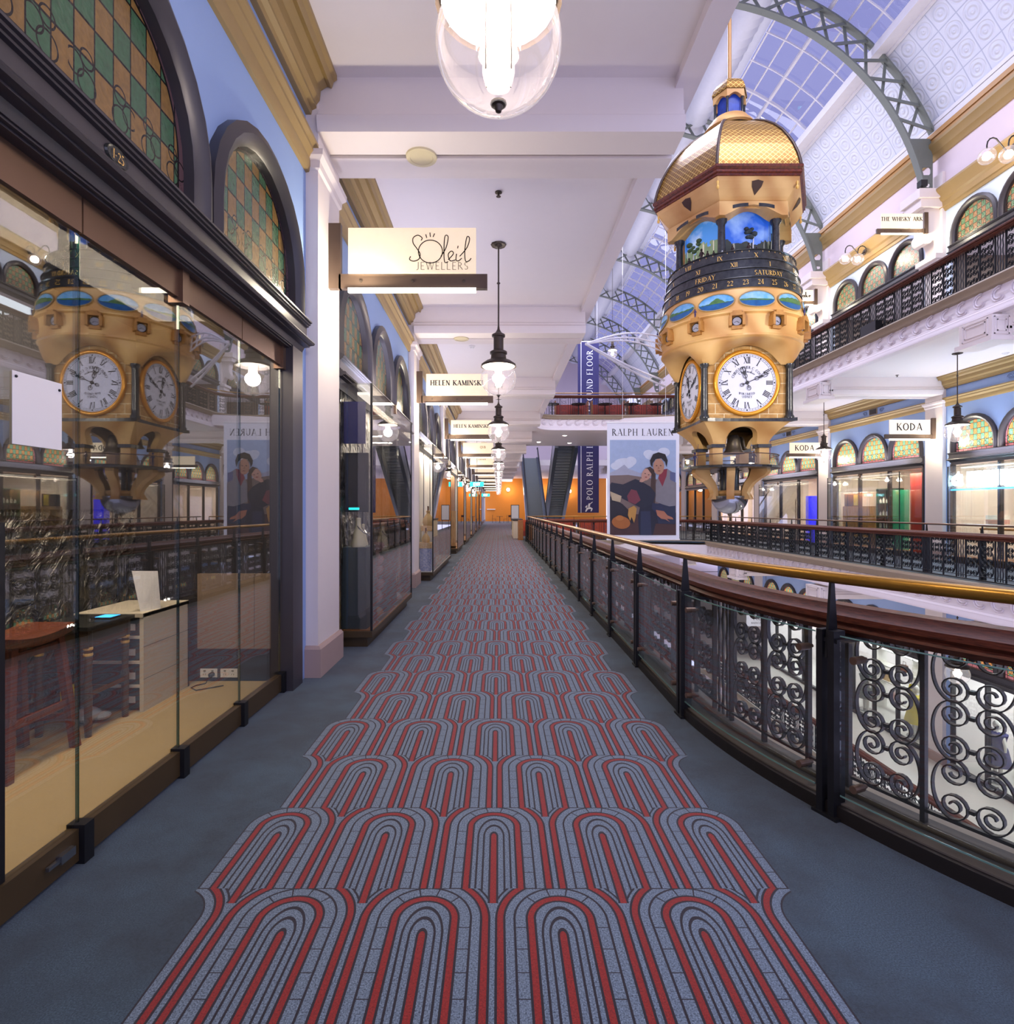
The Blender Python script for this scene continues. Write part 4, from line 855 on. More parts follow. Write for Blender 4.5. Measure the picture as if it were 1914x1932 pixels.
# shop interior
struct('wall_shop_side', MB().box(-6, XWL - .1, 5.08, 5.14, 0, 3.2), 'dark interior'); struct('wall_shop_back', MB().box(-3.3, -3.24, 1.2, 5.08, 0, 1.55), 'silver foil'); struct('wall_shop_back_upper', MB().box(-3.3, -3.23, 1.2, 5.08, 1.55, 3.2), 'dark interior')
struct('ceiling_shop', MB().box(-6, XWL - .1, -.3, 5.14, 3.15, 3.2), 'dark interior'); struct('wall_shop_near', MB().box(-6, XWL - .1, -.3, -.25, 0, 3.2), 'dark interior'); struct('wall_shop_rear', MB().box(-6.05, -6, -.3, 5.14, 0, 3.2), 'dark interior')
area('shop_downlight', (-2.4, 3.2, 3.1), .8, 3.0, 85, WARM)
def stool(x, y):
    t = thing('bar_stool', (x, y, .02), 'dark reddish wooden bar stool with a saddle seat inside the glass shopfront', 'stool'); m = 'brown timber'
    s = MB(); n = 10
    for i in range(n): 
        a, b = -.25 + .5 * i / n, -.25 + .5 * (i + 1) / n; za, zb = .79 + .035 * (a / .25) ** 2, .79 + .035 * (b / .25) ** 2
        s.add([(x - .17, y + a, za), (x + .17, y + a, za), (x + .17, y + b, zb), (x - .17, y + b, zb), (x - .16, y + a, za - .05), (x + .16, y + a, za - .05), (x + .16, y + b, zb - .05), (x - .16, y + b, zb - .05)], [(0, 1, 2, 3), (7, 6, 5, 4), (1, 5, 6, 2), (0, 3, 7, 4), (0, 4, 5, 1), (3, 2, 6, 7)])
    s.build('seat', m, t)
    P = lambda sx, sy, z: (x + sx * (.12 + .05 * (1 - z / .78)), y + sy * (.17 + .09 * (1 - z / .78)), z)
    for sx in (-1, 1):
        for sy in (-1, 1):
            g = MB(); a, b = P(sx, sy, .77), P(sx, sy, .02); w = .023
            g.add([(a[0] - w, a[1] - w, a[2]), (a[0] + w, a[1] - w, a[2]), (a[0] + w, a[1] + w, a[2]), (a[0] - w, a[1] + w, a[2]), (b[0] - w, b[1] - w, b[2]), (b[0] + w, b[1] - w, b[2]), (b[0] + w, b[1] + w, b[2]), (b[0] - w, b[1] + w, b[2])], [(0, 1, 2, 3), (7, 6, 5, 4), (0, 4, 5, 1), (1, 5, 6, 2), (2, 6, 7, 3), (3, 7, 4, 0)])
            g.build('leg', m, t)
    for z, q in ((.32, 0), (.22, 1), (.70, 0), (.70, 1)):
        for s_ in (-1, 1):
            a, b = (P(s_, -1, z), P(s_, 1, z)) if q == 0 else (P(-1, s_, z), P(1, s_, z)); g = MB()
            g.box(min(a[0], b[0]) - .01, max(a[0], b[0]) + .01, min(a[1], b[1]), max(a[1], b[1]) + .0, z - .022, z + .022) if q == 0 else g.box(a[0], b[0], a[1] - .01, a[1] + .01, z - .022, z + .022)
            g.build('stretcher', m, t)
    return t
stool(-2.9, 3.42)
def turned_table(x, y):
    t = thing('side_table', (x, y, .02), 'black side table with gold-ringed turned legs between stool and drawer unit', 'table')
    MB().box(x - .22, x + .2, y - .24, y + .24, .74, .765).build('tabletop', 'black marble', t); MB().box(x - .2, x + .18, y - .22, y + .22, .62, .74).build('apron', 'dark plinth', t)
    for sx in (-.17, .16):
        for sy in (-.19, .19):
            MB().lathe([(.02, .02), (.025, .1), (.022, .12), (.026, .3), (.026, .36), (.02, .38), (.024, .5), (.026, .56), (.018, .57), (.026, .59), (.018, .61), (.026, .63), (.026, .74)], (x + sx, y + sy, 0), 12, cap=True).build('leg', 'dark plinth', t, 50)
            MB().lathe([(.027, .565), (.029, .575), (.027, .585)], (x + sx, y + sy, 0), 12).lathe([(.027, .605), (.029, .615), (.027, .625)], (x + sx, y + sy, 0), 12).build('ring', 'gold ink', t)
    MB().tube([(x + .16, y - .19, .3), (x + .16, y + .19, .3)], .016, 8).tube([(x - .17, y, .3), (x + .16, y, .3)], .014, 8).build('stretcher', 'dark plinth', t)
turned_table(-2.92, 4.02)
def drawers():
    x0, x1, y0, y1 = -3.2, -2.68, 4.3, 4.93
    t = thing('drawer_unit', (-2.95, 4.6, .02), 'cream plank-sided drawer unit standing by the dark shop wall', 'drawer unit')
    mb = MB().box(x1 - .03, x1, y0, y1, .02, .76).box(x0, x0 + .03, y0, y1, .02, .76).box(x0, x1, y1 - .02, y1, .02, .76).box(x0, x1, y0 - .01, y1, .735, .765)
    mb.build('body', 'cabinet cream', t)
    for z in (.2, .38, .57): MB().box(x0 + .03, x1 - .03, y0 + .01, y1 - .02, z, z + .02).build('shelf', 'white box', t)
    for z in (.04, .22, .40, .59): f = MB().box(x0 + .05, x1 - .05, y0 + .03, y1 - .04, z, z + .13).build('drawer', 'slate cloth', t); MB().box(x1 - .14, x1 - .08, y0 + .024, y0 + .03, z + .04, z + .09).build('card', 'paper', f)
    g = MB()
    for z in (.265, .51): g.box(x1, x1 + .001, y0, y1, z, z + .003)
    g.build('plank_joint', 'dark plinth', t)
drawers()
q = thing('counter_card', (-2.72, 4.42, .765), 'white printed card leaning on top of the drawer unit', 'card')
MB().add([(-2.74, 4.36, .765), (-2.68, 4.52, .765), (-2.71, 4.53, 1.06), (-2.80, 4.35, 1.08), (-2.744, 4.362, .765), (-2.684, 4.522, .765), (-2.714, 4.532, 1.06), (-2.804, 4.352, 1.08)], [(0, 1, 2, 3), (7, 6, 5, 4), (0, 4, 5, 1), (1, 5, 6, 2), (2, 6, 7, 3), (3, 7, 4, 0)]).build('card', 'paper', q)
tag(MB().box(-2.66, -2.16, 5.03, 5.076, .32, .98).box(-2.155, -1.98, 5.03, 5.076, .32, .98).build('wall_board', 'mid interior', None, 0, (-2.3, 5.05, .32)), 'pale timber board fixed to the dark wall at the end of the shop', 'board')  # reflection of a wood panel, built as pale slabs on the wall
for k, x in enumerate((-2.58, -2.40)):
    t = thing('power_outlet', (x, 5.07, .06), ['double white power outlet with a black plug in it', 'double white power outlet beside the one with the plug'][k], 'power outlet', 'white power outlets')
    MB().box(x - .075, x + .075, 5.068, 5.08, .055, .13).build('plate', 'paper', t)
    g = MB()
    for sx in (-.035, .035): g.box(x + sx - .01, x + sx + .01, 5.064, 5.069, .107, .12); g.box(x + sx - .012, x + sx - .008, 5.066, 5.069, .075, .09); g.box(x + sx + .006, x + sx + .01, 5.066, 5.069, .075, .09)
    g.build('switch', 'grey ink', t)
cb = thing('power_cable', (-2.55, 4.95, .02), 'black plug and thin cable trailing over the shop carpet', 'cable')
MB().lathe([(.001, 0), (.022, 0), (.022, .035), (.008, .05), (.001, .05)], (0, 0, 0), 10).map(lambda p: (-2.545 + p[0], 5.066 - p[2], .085 + p[1])).build('plug', 'rubber', cb)
MB().tube([(-2.545, 5.015, .08), (-2.56, 4.98, .03), (-2.62, 4.93, .026), (-2.63, 4.87, .026), (-2.55, 4.8, .026), (-2.45, 4.87, .026), (-2.38, 4.93, .026)], .005, 5).build('cord', 'rubber', cb)
bg_ = MB().sphere((-2.95, 4.08, .08), .09, 10, 7, .6).sphere((-2.87, 4.12, .06), .06, 9, 6, .5); tag(bg_.build('plastic_bag', 'plastic film', None, 30, (-2.95, 4.1, .02)), 'crumpled clear plastic bag under the turned-leg table', 'bag')
tb = thing('tablet', (-2.84, 4.1, .765), 'small tablet with a bright blue screen on the turned-leg table', 'tablet'); MB().box(-2.9, -2.78, 4.08, 4.2, .767, .775).build('body', 'rubber', tb); MB().box(-2.895, -2.785, 4.085, 4.195, .775, .777).build('screen', 'neon blue', tb)
tp = MB().box(-2.97, -2.89, 3.86, 3.88, .2, .36); tag(tp.build('folded_wrapper', 'yellow print', None, 0, (-2.93, 3.87, .2)), 'yellow patterned wrapper hanging by the turned table leg', 'wrapper')
# ---------------------------------------------------------------- the great hanging clock
KX, KY = 5.85, 14.42
clock = thing('hanging_clock', (KX, KY, 1.4), 'huge hanging sandstone and gold clock with dioramas and Roman dials', 'clock')
def K(mb): return mb.map(lambda p: (p[0] + KX, p[1] + KY, p[2]))
def kb(mb, n, m, sm=0, par=None): return K(mb).build(n, m, par or clock, sm)
kb(MB().tube([(0, 0, 12.3), (0, 0, 18.1)], .045, 10), 'suspension_rod', 'gold strip', 60)
def shingled(prof, name, par=None):
    mb = MB(); uv = []
    pr = []
    for (r0, z0), (r1, z1) in zip(prof, prof[1:]):
        for i in range(4): pr.append((r0 + (r1 - r0) * i / 4, z0 + (z1 - z0) * i / 4))
    pr.append(prof[-1]); L = 0
    for i, ((r0, z0), (r1, z1)) in enumerate(zip(pr, pr[1:])):
        l = sqrt((r1 - r0) ** 2 * .75 + (z1 - z0) ** 2)
        for k in range(6):
            a, b = radians(60 * k), radians(60 * k + 60)
            mb.add([(r0 * cos(a), r0 * sin(a), z0), (r0 * cos(b), r0 * sin(b), z0), (r1 * cos(b), r1 * sin(b), z1), (r1 * cos(a), r1 * sin(a), z1)], [(0, 1, 2, 3)])
            uv += [(-r0 / 2, L), (r0 / 2, L), (r1 / 2, L + l), (-r1 / 2, L + l)]
        L += l
    o = kb(mb, name, 'gold shingle', 0, par); u = o.data.uv_layers.new(name='UVMap')
    for l, q in zip(u.data, uv): l.uv = q
    return o
D = [(1.87, 9.3), (1.85, 9.42), (1.80, 9.6), (1.69, 9.88), (1.56, 10.12), (1.42, 10.34), (1.22, 10.58), (1.0, 10.78), (.78, 10.93), (.6, 11.02)]
dome = shingled(D, 'dome')
for k in range(6):
    a = radians(60 * k); kb(MB().tube([(r * cos(a) * 1.01, r * sin(a) * 1.01, z) for r, z in D], .035, 6), 'dome_rib', 'sign bronze', 60)
kb(MB().lathe([(1.84, 9.04), (1.88, 9.06), (1.88, 9.1), (1.92, 9.12), (1.92, 9.17), (1.90, 9.19), (1.95, 9.23), (1.95, 9.28), (1.90, 9.31), (1.8, 9.31)], seg=6), 'eave', 'burr wood')
kb(MB().lathe([(1.45, 8.5), (1.48, 8.6), (1.60, 8.71), (1.72, 8.84), (1.82, 8.97), (1.86, 9.06)], seg=6), 'coved_soffit', 'sandstone')
FA = [radians(-90 + 60 * k) for k in range(6)]
def face(a, s, ap, z): return (ap * cos(a) - s * sin(a), ap * sin(a) + s * cos(a), z)
for k, a in enumerate(FA):
    s = 1.57; ap = s * .866; n = 12; mb = MB(); vs = []
    for i in range(n + 1):
        q = -s / 2 + s * i / n; zb = 8.30 + (.24 * cos(pi * q / (s * .8)) if abs(q) < s * .4 else 0)
        for d in (ap, ap - .32): vs += [face(a, q * d / ap, d, zb), face(a, q * d / ap, d, 8.62)]
    fs = []
    for i in range(n):
        b = i * 4; fs += [(b, b + 4, b + 5, b + 1), (b + 2, b + 3, b + 7, b + 6), (b, b + 2, b + 6, b + 4), (b + 1, b + 5, b + 7, b + 3)]
    fr = kb(mb.add(vs, fs), 'arched_frieze', 'sandstone')
    for sx in (-1, 1):
        g = MB(); P = [face(a, sx * (.12 + .36 * i / 6), ap + .006, 8.535 - .05 * (i / 6) ** 2 + e) for i in range(7) for e in (0,)]
        for p, q in zip(P, P[1:]): g.add([(p[0], p[1], p[2] - .04), (q[0], q[1], q[2] - .04), (q[0], q[1], q[2] + .04), (p[0], p[1], p[2] + .04)], [(0, 1, 2, 3)])
        kb(g, 'pierced_slot', 'black marble', 0, fr)
    def cov(s_, z, o=.012):
        R = 1.72 + (z - 8.84) * (1.82 - 1.72) / .13 if z > 8.84 else 1.60 + (z - 8.71) * .12 / .13; return face(a, s_, R * .866 + o, z)
    nq = [(-.13, 8.95), (0, 8.975), (.13, 8.95), (.11, 8.86), (0, 8.72), (-.11, 8.86)]
    kb(MB().add([cov(x, z, .015) for x, z in nq] + [cov(x, z, -.03) for x, z in nq], [tuple(range(6))]), 'niche', 'niche brown', 0)
    v = radians(60 * k); kb(MB().lathe([(.001, 8.78), (.03, 8.80), (.035, 8.84), (.015, 8.88), (.03, 8.94), (.012, 8.98), (.012, 9.08)], (1.8 * cos(v), 1.8 * sin(v), 0), 10, cap=True), 'drop_finial', 'gold ink', 60)
    kb(MB().lathe([(.12, 7.44), (.12, 7.5), (.095, 7.53), (.09, 7.6), (.08, 8.14), (.085, 8.2), (.12, 8.24), (.13, 8.31)], (1.27 * cos(v), 1.27 * sin(v), 0), 14, cap=True), 'upper_column', 'black marble', 50)
def diorama_mat(nm, lo, hi, sky, sky2, bk, zt):
    m, nt, b = new_mat(nm); co, X, Y, Z = xyz(nt)
    mp = nt.nodes.new('ShaderNodeMapping'); mp.inputs['Scale'].default_value = (14, 14, 1.2); nt.links.new(co, mp.inputs[0])
    n = noise(nt, co, 3.5, 5); t = noise(nt, mp.outputs[0], 1, 2); cl = noise(nt, co, 2.2, 4)
    z = Z - (zt - 1.4); tree = (n * 1.0 + (z * -1.5)) > 0.47
    c = mixc(nt, (cl - .45) * 3 * ((z > -.1)), C(sky), C(sky2)); c = mixc(nt, tree, c, mixc(nt, n, C(lo), C(hi))); c = mixc(nt, (t > .62) & tree, c, C(bk))
    nt.links.new(c, b.inputs['Base Color']); nt.links.new(c, b.inputs['Emission Color']); b.inputs['Emission Strength'].default_value = .28; MATS[nm] = m
diorama_mat('diorama dusk', '#15181c', '#3a4034', '#2a5fc4', '#8fb0e0', '#8d8c80', 7.86); diorama_mat('diorama bush', '#4c6440', '#9cae84', '#4f94dc', '#d8e8f8', '#cfc8b0', 7.98)
def figurine(mb, x, y, z, h, ang=0, arm=0.4):
    r = h * .09; dx, dy = cos(ang), sin(ang)
    mb.lathe([(.001, .42 * h), (r * .9, .44 * h), (r * .8, .55 * h), (r * 1.25, .72 * h), (r * 1.1, .8 * h), (r * .4, .84 * h), (r * .38, .87 * h)], (x, y, z), 8).sphere((x, y, z + .93 * h), r * .78, 8, 6, 1.15)
    for s_ in (-1, 1):
        mb.tube([(x + s_ * dx * r * .5, y + s_ * dy * r * .5, z + .46 * h), (x + s_ * dx * r * .6, y + s_ * dy * r * .6, z + .23 * h), (x + s_ * dx * r * .6, y + s_ * dy * r * .6, z)], [r * .55, r * .4, r * .3], 6)
        mb.tube([(x + s_ * dx * r * 1.1, y + s_ * dy * r * 1.1, z + .77 * h), (x + s_ * dx * r * (1.5 + arm), y + s_ * dy * r * (1.5 + arm), z + .62 * h), (x + s_ * dx * r * (1.6 + 2 * arm * (s_ > 0)), y + s_ * dy * r * (1.6 + 2 * arm * (s_ > 0)), z + (.5 + .2 * arm) * h)], [r * .36, r * .3, r * .2], 6)
    return mb
for k, a in enumerate(FA):
    w = .6; o = kb(MB().poly([face(a, -w, .94, 7.46), face(a, w, .94, 7.46), face(a, w, .94, 8.62), face(a, -w, .94, 8.62)]), 'diorama', 'diorama bush' if k % 2 else 'diorama dusk')
    for j, q in enumerate((-.36, -.2, .02, .2, .38)):
        h = (.34, .2, .42, .3, .24)[(j + k) % 5] * (1 if k % 2 else .8); p = face(a, q, 1.06, 7.47); g = MB(); figurine(g, *p, h, a + pi / 2, .5 if j == 2 else .2); kb(g, 'figurine', 'skin dark', 40, o)
    tr = MB(); p = face(a, .16 if k % 2 == 0 else -.3, .97, 7.5); tr.tube([p, (p[0], p[1], 7.8), (p[0] + .02, p[1], 8.0)], [.018, .014, .008], 6); kb(tr, 'tree_trunk', 'paper', 0, o)
    cr = MB()
    for i in range(9): q = face(a, (.16 if k % 2 == 0 else -.3) + random.uniform(-.17, .17), .96, 8.05 + random.uniform(-.1, .16)); cr.sphere(q, random.uniform(.05, .085), 8, 5, .7)
    kb(cr, 'tree_crown', 'leaf green' if k % 2 else 'slate cloth', 60, o)
# calendar drum: four stepped black bands with gold lettering
BR = [(1.475, 7.46), (1.52, 7.235), (1.565, 7.01), (1.61, 6.785), (1.65, 6.56)]
kb(MB().lathe([(.5, 7.455), (1.50, 7.47)], seg=64), 'diorama_floor', 'black marble')
def cyl(phi, dz, zc, R, h=1.0):
    def f(p): a = phi + p[0] / R; z = zc + p[1]; rr = R + (zc - z) * .12 + .006; return (rr * sin(a), -rr * cos(a), z)
    return f
for i in range(4):
    (r0, z0), (r1, z1) = BR[i], BR[i + 1]
    b = kb(MB().lathe([(r0 - .05, z0 + .012), (r0 + .02, z0 + .012), (r0 + .03, z0 - .005), (r0 + .005, z0 - .02), (r1 - .02, z1 + .01), (r1 - .02, z1 - .005)], seg=72), 'calendar_band', 'black marble', 40)
    L = MB(); zc = z1 + .05; R = r1 - .02
    if i == 0:
        for q, tx in zip(range(-4, 4), ('VI', 'VII', 'VIII', 'IX', 'X', 'XI', 'XII', 'I')): text(L, tx, .105, cyl(radians(30 * (q)), 0, zc - .015, R))
        for q in range(-22, 17):
            if q % 5: p = cyl(radians(6 * q), 0, zc + .115, R - .012); L.poly([p((-.004, 0)), p((.004, 0)), p((.006, .03)), p((-.006, .03))])
    if i == 1:
        for q, tx in zip(range(-3, 4), ('IX', 'X', 'XI', 'XII', 'I', 'II', 'III')): text(L, tx, .105, cyl(radians(-18.5 + 30 * q), 0, zc, R))
    if i == 2:
        for q, tx in zip(range(-2, 2), ('THURSDAY', 'FRIDAY', 'SATURDAY', 'SUNDAY')): text(L, tx, .11, cyl(radians(9.9 + 51.43 * q), 0, zc, R), track=.08)
    if i == 3:
        for q in range(14, 31): text(L, str(q), .115, cyl(radians(-21.6 + 11.61 * (q - 22)), 0, zc, R))
    kb(L, 'gold_lettering', 'gold ink', 0, b)
kb(MB().lathe([(1.6, 6.57), (1.63, 6.5), (1.665, 6.3), (1.70, 6.12), (1.72, 6.02), (1.75, 6.0), (1.75, 5.97), (1.68, 5.94), (1.66, 5.7), (1.645, 5.52), (1.66, 5.50), (1.67, 5.47), (1.63, 5.44)], seg=72), 'sandstone_drum', 'sandstone', 30)
for k in range(-4, 4):
    ph = radians(-2 + 30 * k); R = 1.685; zc = 6.26
    def pl(x, z, o=0, ph=ph): a = ph + x / R; rr = R - (z) * .2 + .012 + o; return (rr * sin(a), -rr * cos(a), zc + z)
    N = 22; E0 = [(.39 * cos(2 * pi * i / N), .19 * sin(2 * pi * i / N)) for i in range(N)]
    o = kb(MB().add([pl(0, 0)] + [pl(x, z) for x, z in E0], [(0, 1 + i, 1 + (i + 1) % N) for i in range(N)]), 'oval_painting', 'oval sky')
    def cut(f0, f1, nm, m, off):
        mb = MB(); X = [(-.39 + .78 * i / 16) for i in range(17)]; c = []
        for x in X:
            e = .19 * sqrt(max(0, 1 - (x / .39) ** 2)); lo, hi = max(-e, min(e, f0(x))), max(-e, min(e, f1(x))); c.append((x, lo, hi))
        for (x, a_, b_), (x2, c_, d_) in zip(c, c[1:]): mb.poly([pl(x, a_, off), pl(x2, c_, off), pl(x2, d_, off), pl(x, b_, off)])
        kb(mb, nm, m, 0, o)
    cut(lambda x: -1, lambda x: -.02, 'sea', 'oval sea', .004)
    sh = [lambda x: .06 * (x < -.02) * (1 + .2 * sin(30 * x)) * (1 if k % 2 else .2), lambda x: .05 + .05 * sin(4 * x + k) + .01 * sin(40 * x), lambda x: -.02 + max(0, .13 - abs(x - .02) * .7) + .01 * sin(60 * x)][k % 3]
    cut(lambda x: -.035 if x < .25 else -.02, sh, 'land', 'oval land', .006)
    kb(MB().tube([pl(x * 1.02, z * 1.03, .004) for x, z in E0], .014, 5, True), 'frame', 'gold cornice', 60, o)
    # gabled small clock house below
    ph2 = radians(-17 + 30 * k); ca, sa = cos(ph2), sin(ph2)
    def lo(x, d, z): r_ = 1.66 + d; return (r_ * sa + x * ca, -r_ * ca + x * sa, z)
    hb = MB(); pr = [(-.17, 5.66), (-.17, 5.86), (-.13, 5.9), (-.09, 5.97), (.09, 5.97), (.13, 5.9), (.17, 5.86), (.17, 5.66), (.11, 5.66), (.11, 5.84), (.06, 5.9), (-.06, 5.9), (-.11, 5.84), (-.11, 5.66)]
    n = len(pr); hb.add([lo(x, -.02, z) for x, z in pr] + [lo(x, .16, z) for x, z in pr], [(n + 0, n + 13, n + 12, n + 1), (n + 1, n + 12, n + 11, n + 2), (n + 2, n + 11, n + 10, n + 3), (n + 3, n + 10, n + 9, n + 4), (n + 4, n + 9, n + 8, n + 5)][:0] + [(i, (i + 1) % n, n + (i + 1) % n, n + i) for i in range(n)] + [(n + a_, n + b_, n + c_, n + d_) for a_, b_, c_, d_ in ((0, 1, 12, 13), (1, 2, 11, 12), (2, 3, 10, 11), (3, 4, 10, 10), (4, 5, 9, 10), (5, 6, 9, 9), (6, 7, 8, 9))])
    hb = MB()
    for (x0, x1, z0, z1) in ((-.17, -.11, 5.66, 5.88), (.11, .17, 5.66, 5.88), (-.15, .15, 5.88, 5.94), (-.09, .09, 5.94, 5.99)):
        vs = [lo(x, d, z) for x in (x0, x1) for d in (-.03, .15) for z in (z0, z1)]; hb.add(vs, [(0, 1, 3, 2), (4, 6, 7, 5), (0, 4, 5, 1), (2, 3, 7, 6), (0, 2, 6, 4), (1, 5, 7, 3)])
    vs = [lo(x, d, z) for x in (-.11, .11) for d in (-.03, .06) for z in (5.6, 5.68)]; hb.add(vs, [(0, 1, 3, 2), (4, 6, 7, 5), (0, 4, 5, 1), (2, 3, 7, 6), (0, 2, 6, 4), (1, 5, 7, 3)])
    h_ = kb(hb, 'small_clock_house', 'gold cornice' if False else 'sandstone dark')
    kb(MB().add([lo(0, .05, 5.76)] + [lo(.1 * cos(2 * pi * i / 18), .05, 5.77 + .1 * sin(2 * pi * i / 18)) for i in range(18)], [(0, 1 + i, 1 + (i + 1) % 18) for i in range(18)]), 'small_dial', 'small dial', 0, h_)
    kb(MB().tube([lo(.1 * cos(2 * pi * i / 16), .055, 5.77 + .1 * sin(2 * pi * i / 16)) for i in range(16)], .009, 4, True).tube([lo(0, .06, 5.77), lo(.05, .06, 5.73)], .005, 4).tube([lo(0, .06, 5.77), lo(-.06, .06, 5.74)], .004, 4), 'small_dial_ring', 'ink', 0, h_)
    if k in (-1, 2, -3): g = MB(); figurine(g, *lo(0, .1, 5.99), .2, ph2, .3); kb(g, 'sailor_figurine', 'navy banner', 40)
# bowl from the round drum down to the square body, arched over each dial
def sq(th, w):
    c, s = cos(th), sin(th); m = max(abs(c), abs(s)); return (w * c / m, w * s / m)
mb = MB(); NT = 96; ST = 7
for j in range(ST + 1):
    for i in range(NT):
        th = 2 * pi * i / NT; x, y = sq(th, 1.03); s = y if abs(abs(x) - 1.03) < 1e-6 else x
        zb = 4.53 + sqrt(max(0, .87 ** 2 - s * s)) if abs(s) < .76 else 4.95
        f = j / ST; R0 = 1.63; u = f; e = 1 - cos(u * pi / 2); g = sin(u * pi / 2)
        px = R0 * cos(th) * (1 - e) + x * e; py = R0 * sin(th) * (1 - e) + y * e; mb.v.append((px, py, 5.45 + (zb - 5.45) * (g * .55 + u * .45)))
    if j: mb.f += [((j - 1) * NT + i, (j - 1) * NT + (i + 1) % NT, j * NT + (i + 1) % NT, j * NT + i) for i in range(NT)]
kb(mb, 'bowl', 'sandstone', 40)
kb(MB().box(-.95, .95, -.95, .95, 3.7, 5.42), 'body', 'stone blocks')
for sx in (-1, 1):
    for sy in (-1, 1):
        kb(MB().lathe([(.11, 3.69), (.11, 3.74), (.085, 3.78), (.082, 3.9), (.075, 4.84), (.08, 4.88), (.1, 4.92), (.105, 4.97)], (sx * 1.0, sy * 1.0, 0), 16, cap=True), 'column', 'black marble', 50)
sl = []
for q in range(4):
    a = q * pi / 2 + pi / 4
    for i in range(12):
        t = -1 + 2 * i / 12; d = 1.13 - .10 * (1 - t * t) ** .7 * 1.6; x, y = d, t * 1.13; b = q * pi / 2; sl.append((x * cos(b) - y * sin(b), x * sin(b) + y * cos(b)))
kb(MB().prism(sl, 'z', 3.62, 3.70), 'base_slab', 'black marble')
RN = ['XII', 'I', 'II', 'III', 'IIII', 'V', 'VI', 'VII', 'VIII', 'IX', 'X', 'XI']
for q in range(4):
    b = q * pi / 2; cb_, sb_ = cos(b), sin(b); zc = 4.53
    def W_(x, d, z): Y = -(.96 + d); return (x * cb_ - Y * sb_, x * sb_ + Y * cb_, zc + z)
    def ringm(r, n=40, d=0.0): return [W_(r * cos(2 * pi * i / n), d, r * sin(2 * pi * i / n)) for i in range(n)]
    dl_ = kb(MB().add([W_(0, .05, 0)] + ringm(.69, 40, .05), [(0, 1 + i, 1 + (i + 1) % 40) for i in range(40)]), 'dial', 'dial white')
    kb(MB().tube(ringm(.735, 48, .03), .055, 10, True), 'gilt_rim', 'dial gold', 60, dl_)
    L = MB()
    for k in range(12):
        a = radians(30 * k)
        def pl2(p, a=a): x, z = p[0] * .8, p[1] + .455; return W_(x * cos(a) + z * sin(a), .056, -x * sin(a) + z * cos(a))
        text(L, RN[k], .15, pl2, .18, .06, True, .0)
        L.poly([pl2((-.02, .178)), pl2((.02, .178)), pl2((.02, .205)), pl2((-.02, .205))])
    for r in (.625, .665): L.tube(ringm(r, 60, .054), .003, 4, True)
    for k in range(60): a = radians(6 * k); L.tube([W_(.625 * sin(a), .055, .625 * cos(a)), W_(.665 * sin(a), .055, .665 * cos(a))], .003, 3)
    kb(L, 'numerals', 'ink', 0, dl_)
    L = MB()
    tx = 'CHRISTOPHER C. COOK'; L2 = MB(); L3 = MB()
    def arcp(R, a0):
        def f(p): a = a0 + p[0] / R; r = R + p[1]; return W_(r * sin(a), .056, r * cos(a))
        return f
    text(L, tx, .062, arcp(.33, 0), .17, .07, True, .06); text(L2, 'Clockmaker', .07, arcp(.24, 0), .14, .06, False, .04)
    text(L3, 'IPOR LIMITED', .05, lambda p: W_(p[0], .056, -.27 + p[1] - .02 * cos(p[0] * 8)), .16, .07); text(L3, 'SYDNEY', .055, lambda p: W_(p[0], .056, -.36 + p[1]), .16, .07)
    kb(L, 'maker_lettering', 'ink', 0, dl_); kb(L2, 'trade_lettering', 'ink', 0, dl_); kb(L3, 'city_lettering', 'ink', 0, dl_)
    H = MB()
    for ang, ln, wd in ((66, .56, .05), (-18, .38, .06)):
        a = radians(ang); P = lambda t, s_, d=.07: W_(t * sin(a) + s_ * cos(a), d, t * cos(a) - s_ * sin(a))
        H.tube([P(-.14, 0), P(ln, 0)], .008, 5)
        for c, r in ((ln * .45, wd * .8), (ln * .62, wd * .6), (ln * .82, wd), (-.13, wd * .7)): H.tube([P(c + r * 1.3 * cos(2 * pi * i / 12), r * sin(2 * pi * i / 12)) for i in range(12)], .007, 4, True)
    H.lathe([(.001, 0), (.045, 0), (.045, .02), (.001, .025)], (0, 0, 0), 12) if False else H.tube([W_(0, .05, 0), W_(0, .085, 0)], .04, 12)
    kb(H, 'clock_hands', 'ink', 40, dl_)
# lower pedestal with arched openings, bells, gallery, brackets and bowl
mb = MB()
for q in range(4):
    b = q * pi / 2
    for io, dd in ((0, 0), (1, -.12)):
        NS, NZ = 24, 6; k0 = len(mb.v)
        for i in range(NS + 1):
            s = -1 + 2 * i / NS; zb = 3.12 + (.40 * sqrt(1 - (s / .56) ** 2) if abs(s) < .56 else 0)
            for j in range(NZ + 1):
                z = 3.62 + (zb - 3.62) * j / NZ; w = .66 + .36 * max(0, (z - 3.12) / .5) ** 1.5 + dd; x, y = w * s, -w; mb.v.append((x * cos(b) - y * sin(b), x * sin(b) + y * cos(b), z))
        mb.f += [(k0 + i * 7 + j, k0 + (i + 1) * 7 + j, k0 + (i + 1) * 7 + j + 1, k0 + i * 7 + j + 1) for i in range(NS) for j in range(NZ)]
        if io: mb.f += [(k0 + i * 7 + 6, k0 + i * 7 + 13, k0 - 175 + i * 7 + 13, k0 - 175 + i * 7 + 6) for i in range(NS)]
kb(mb, 'pedestal', 'sandstone', 40)
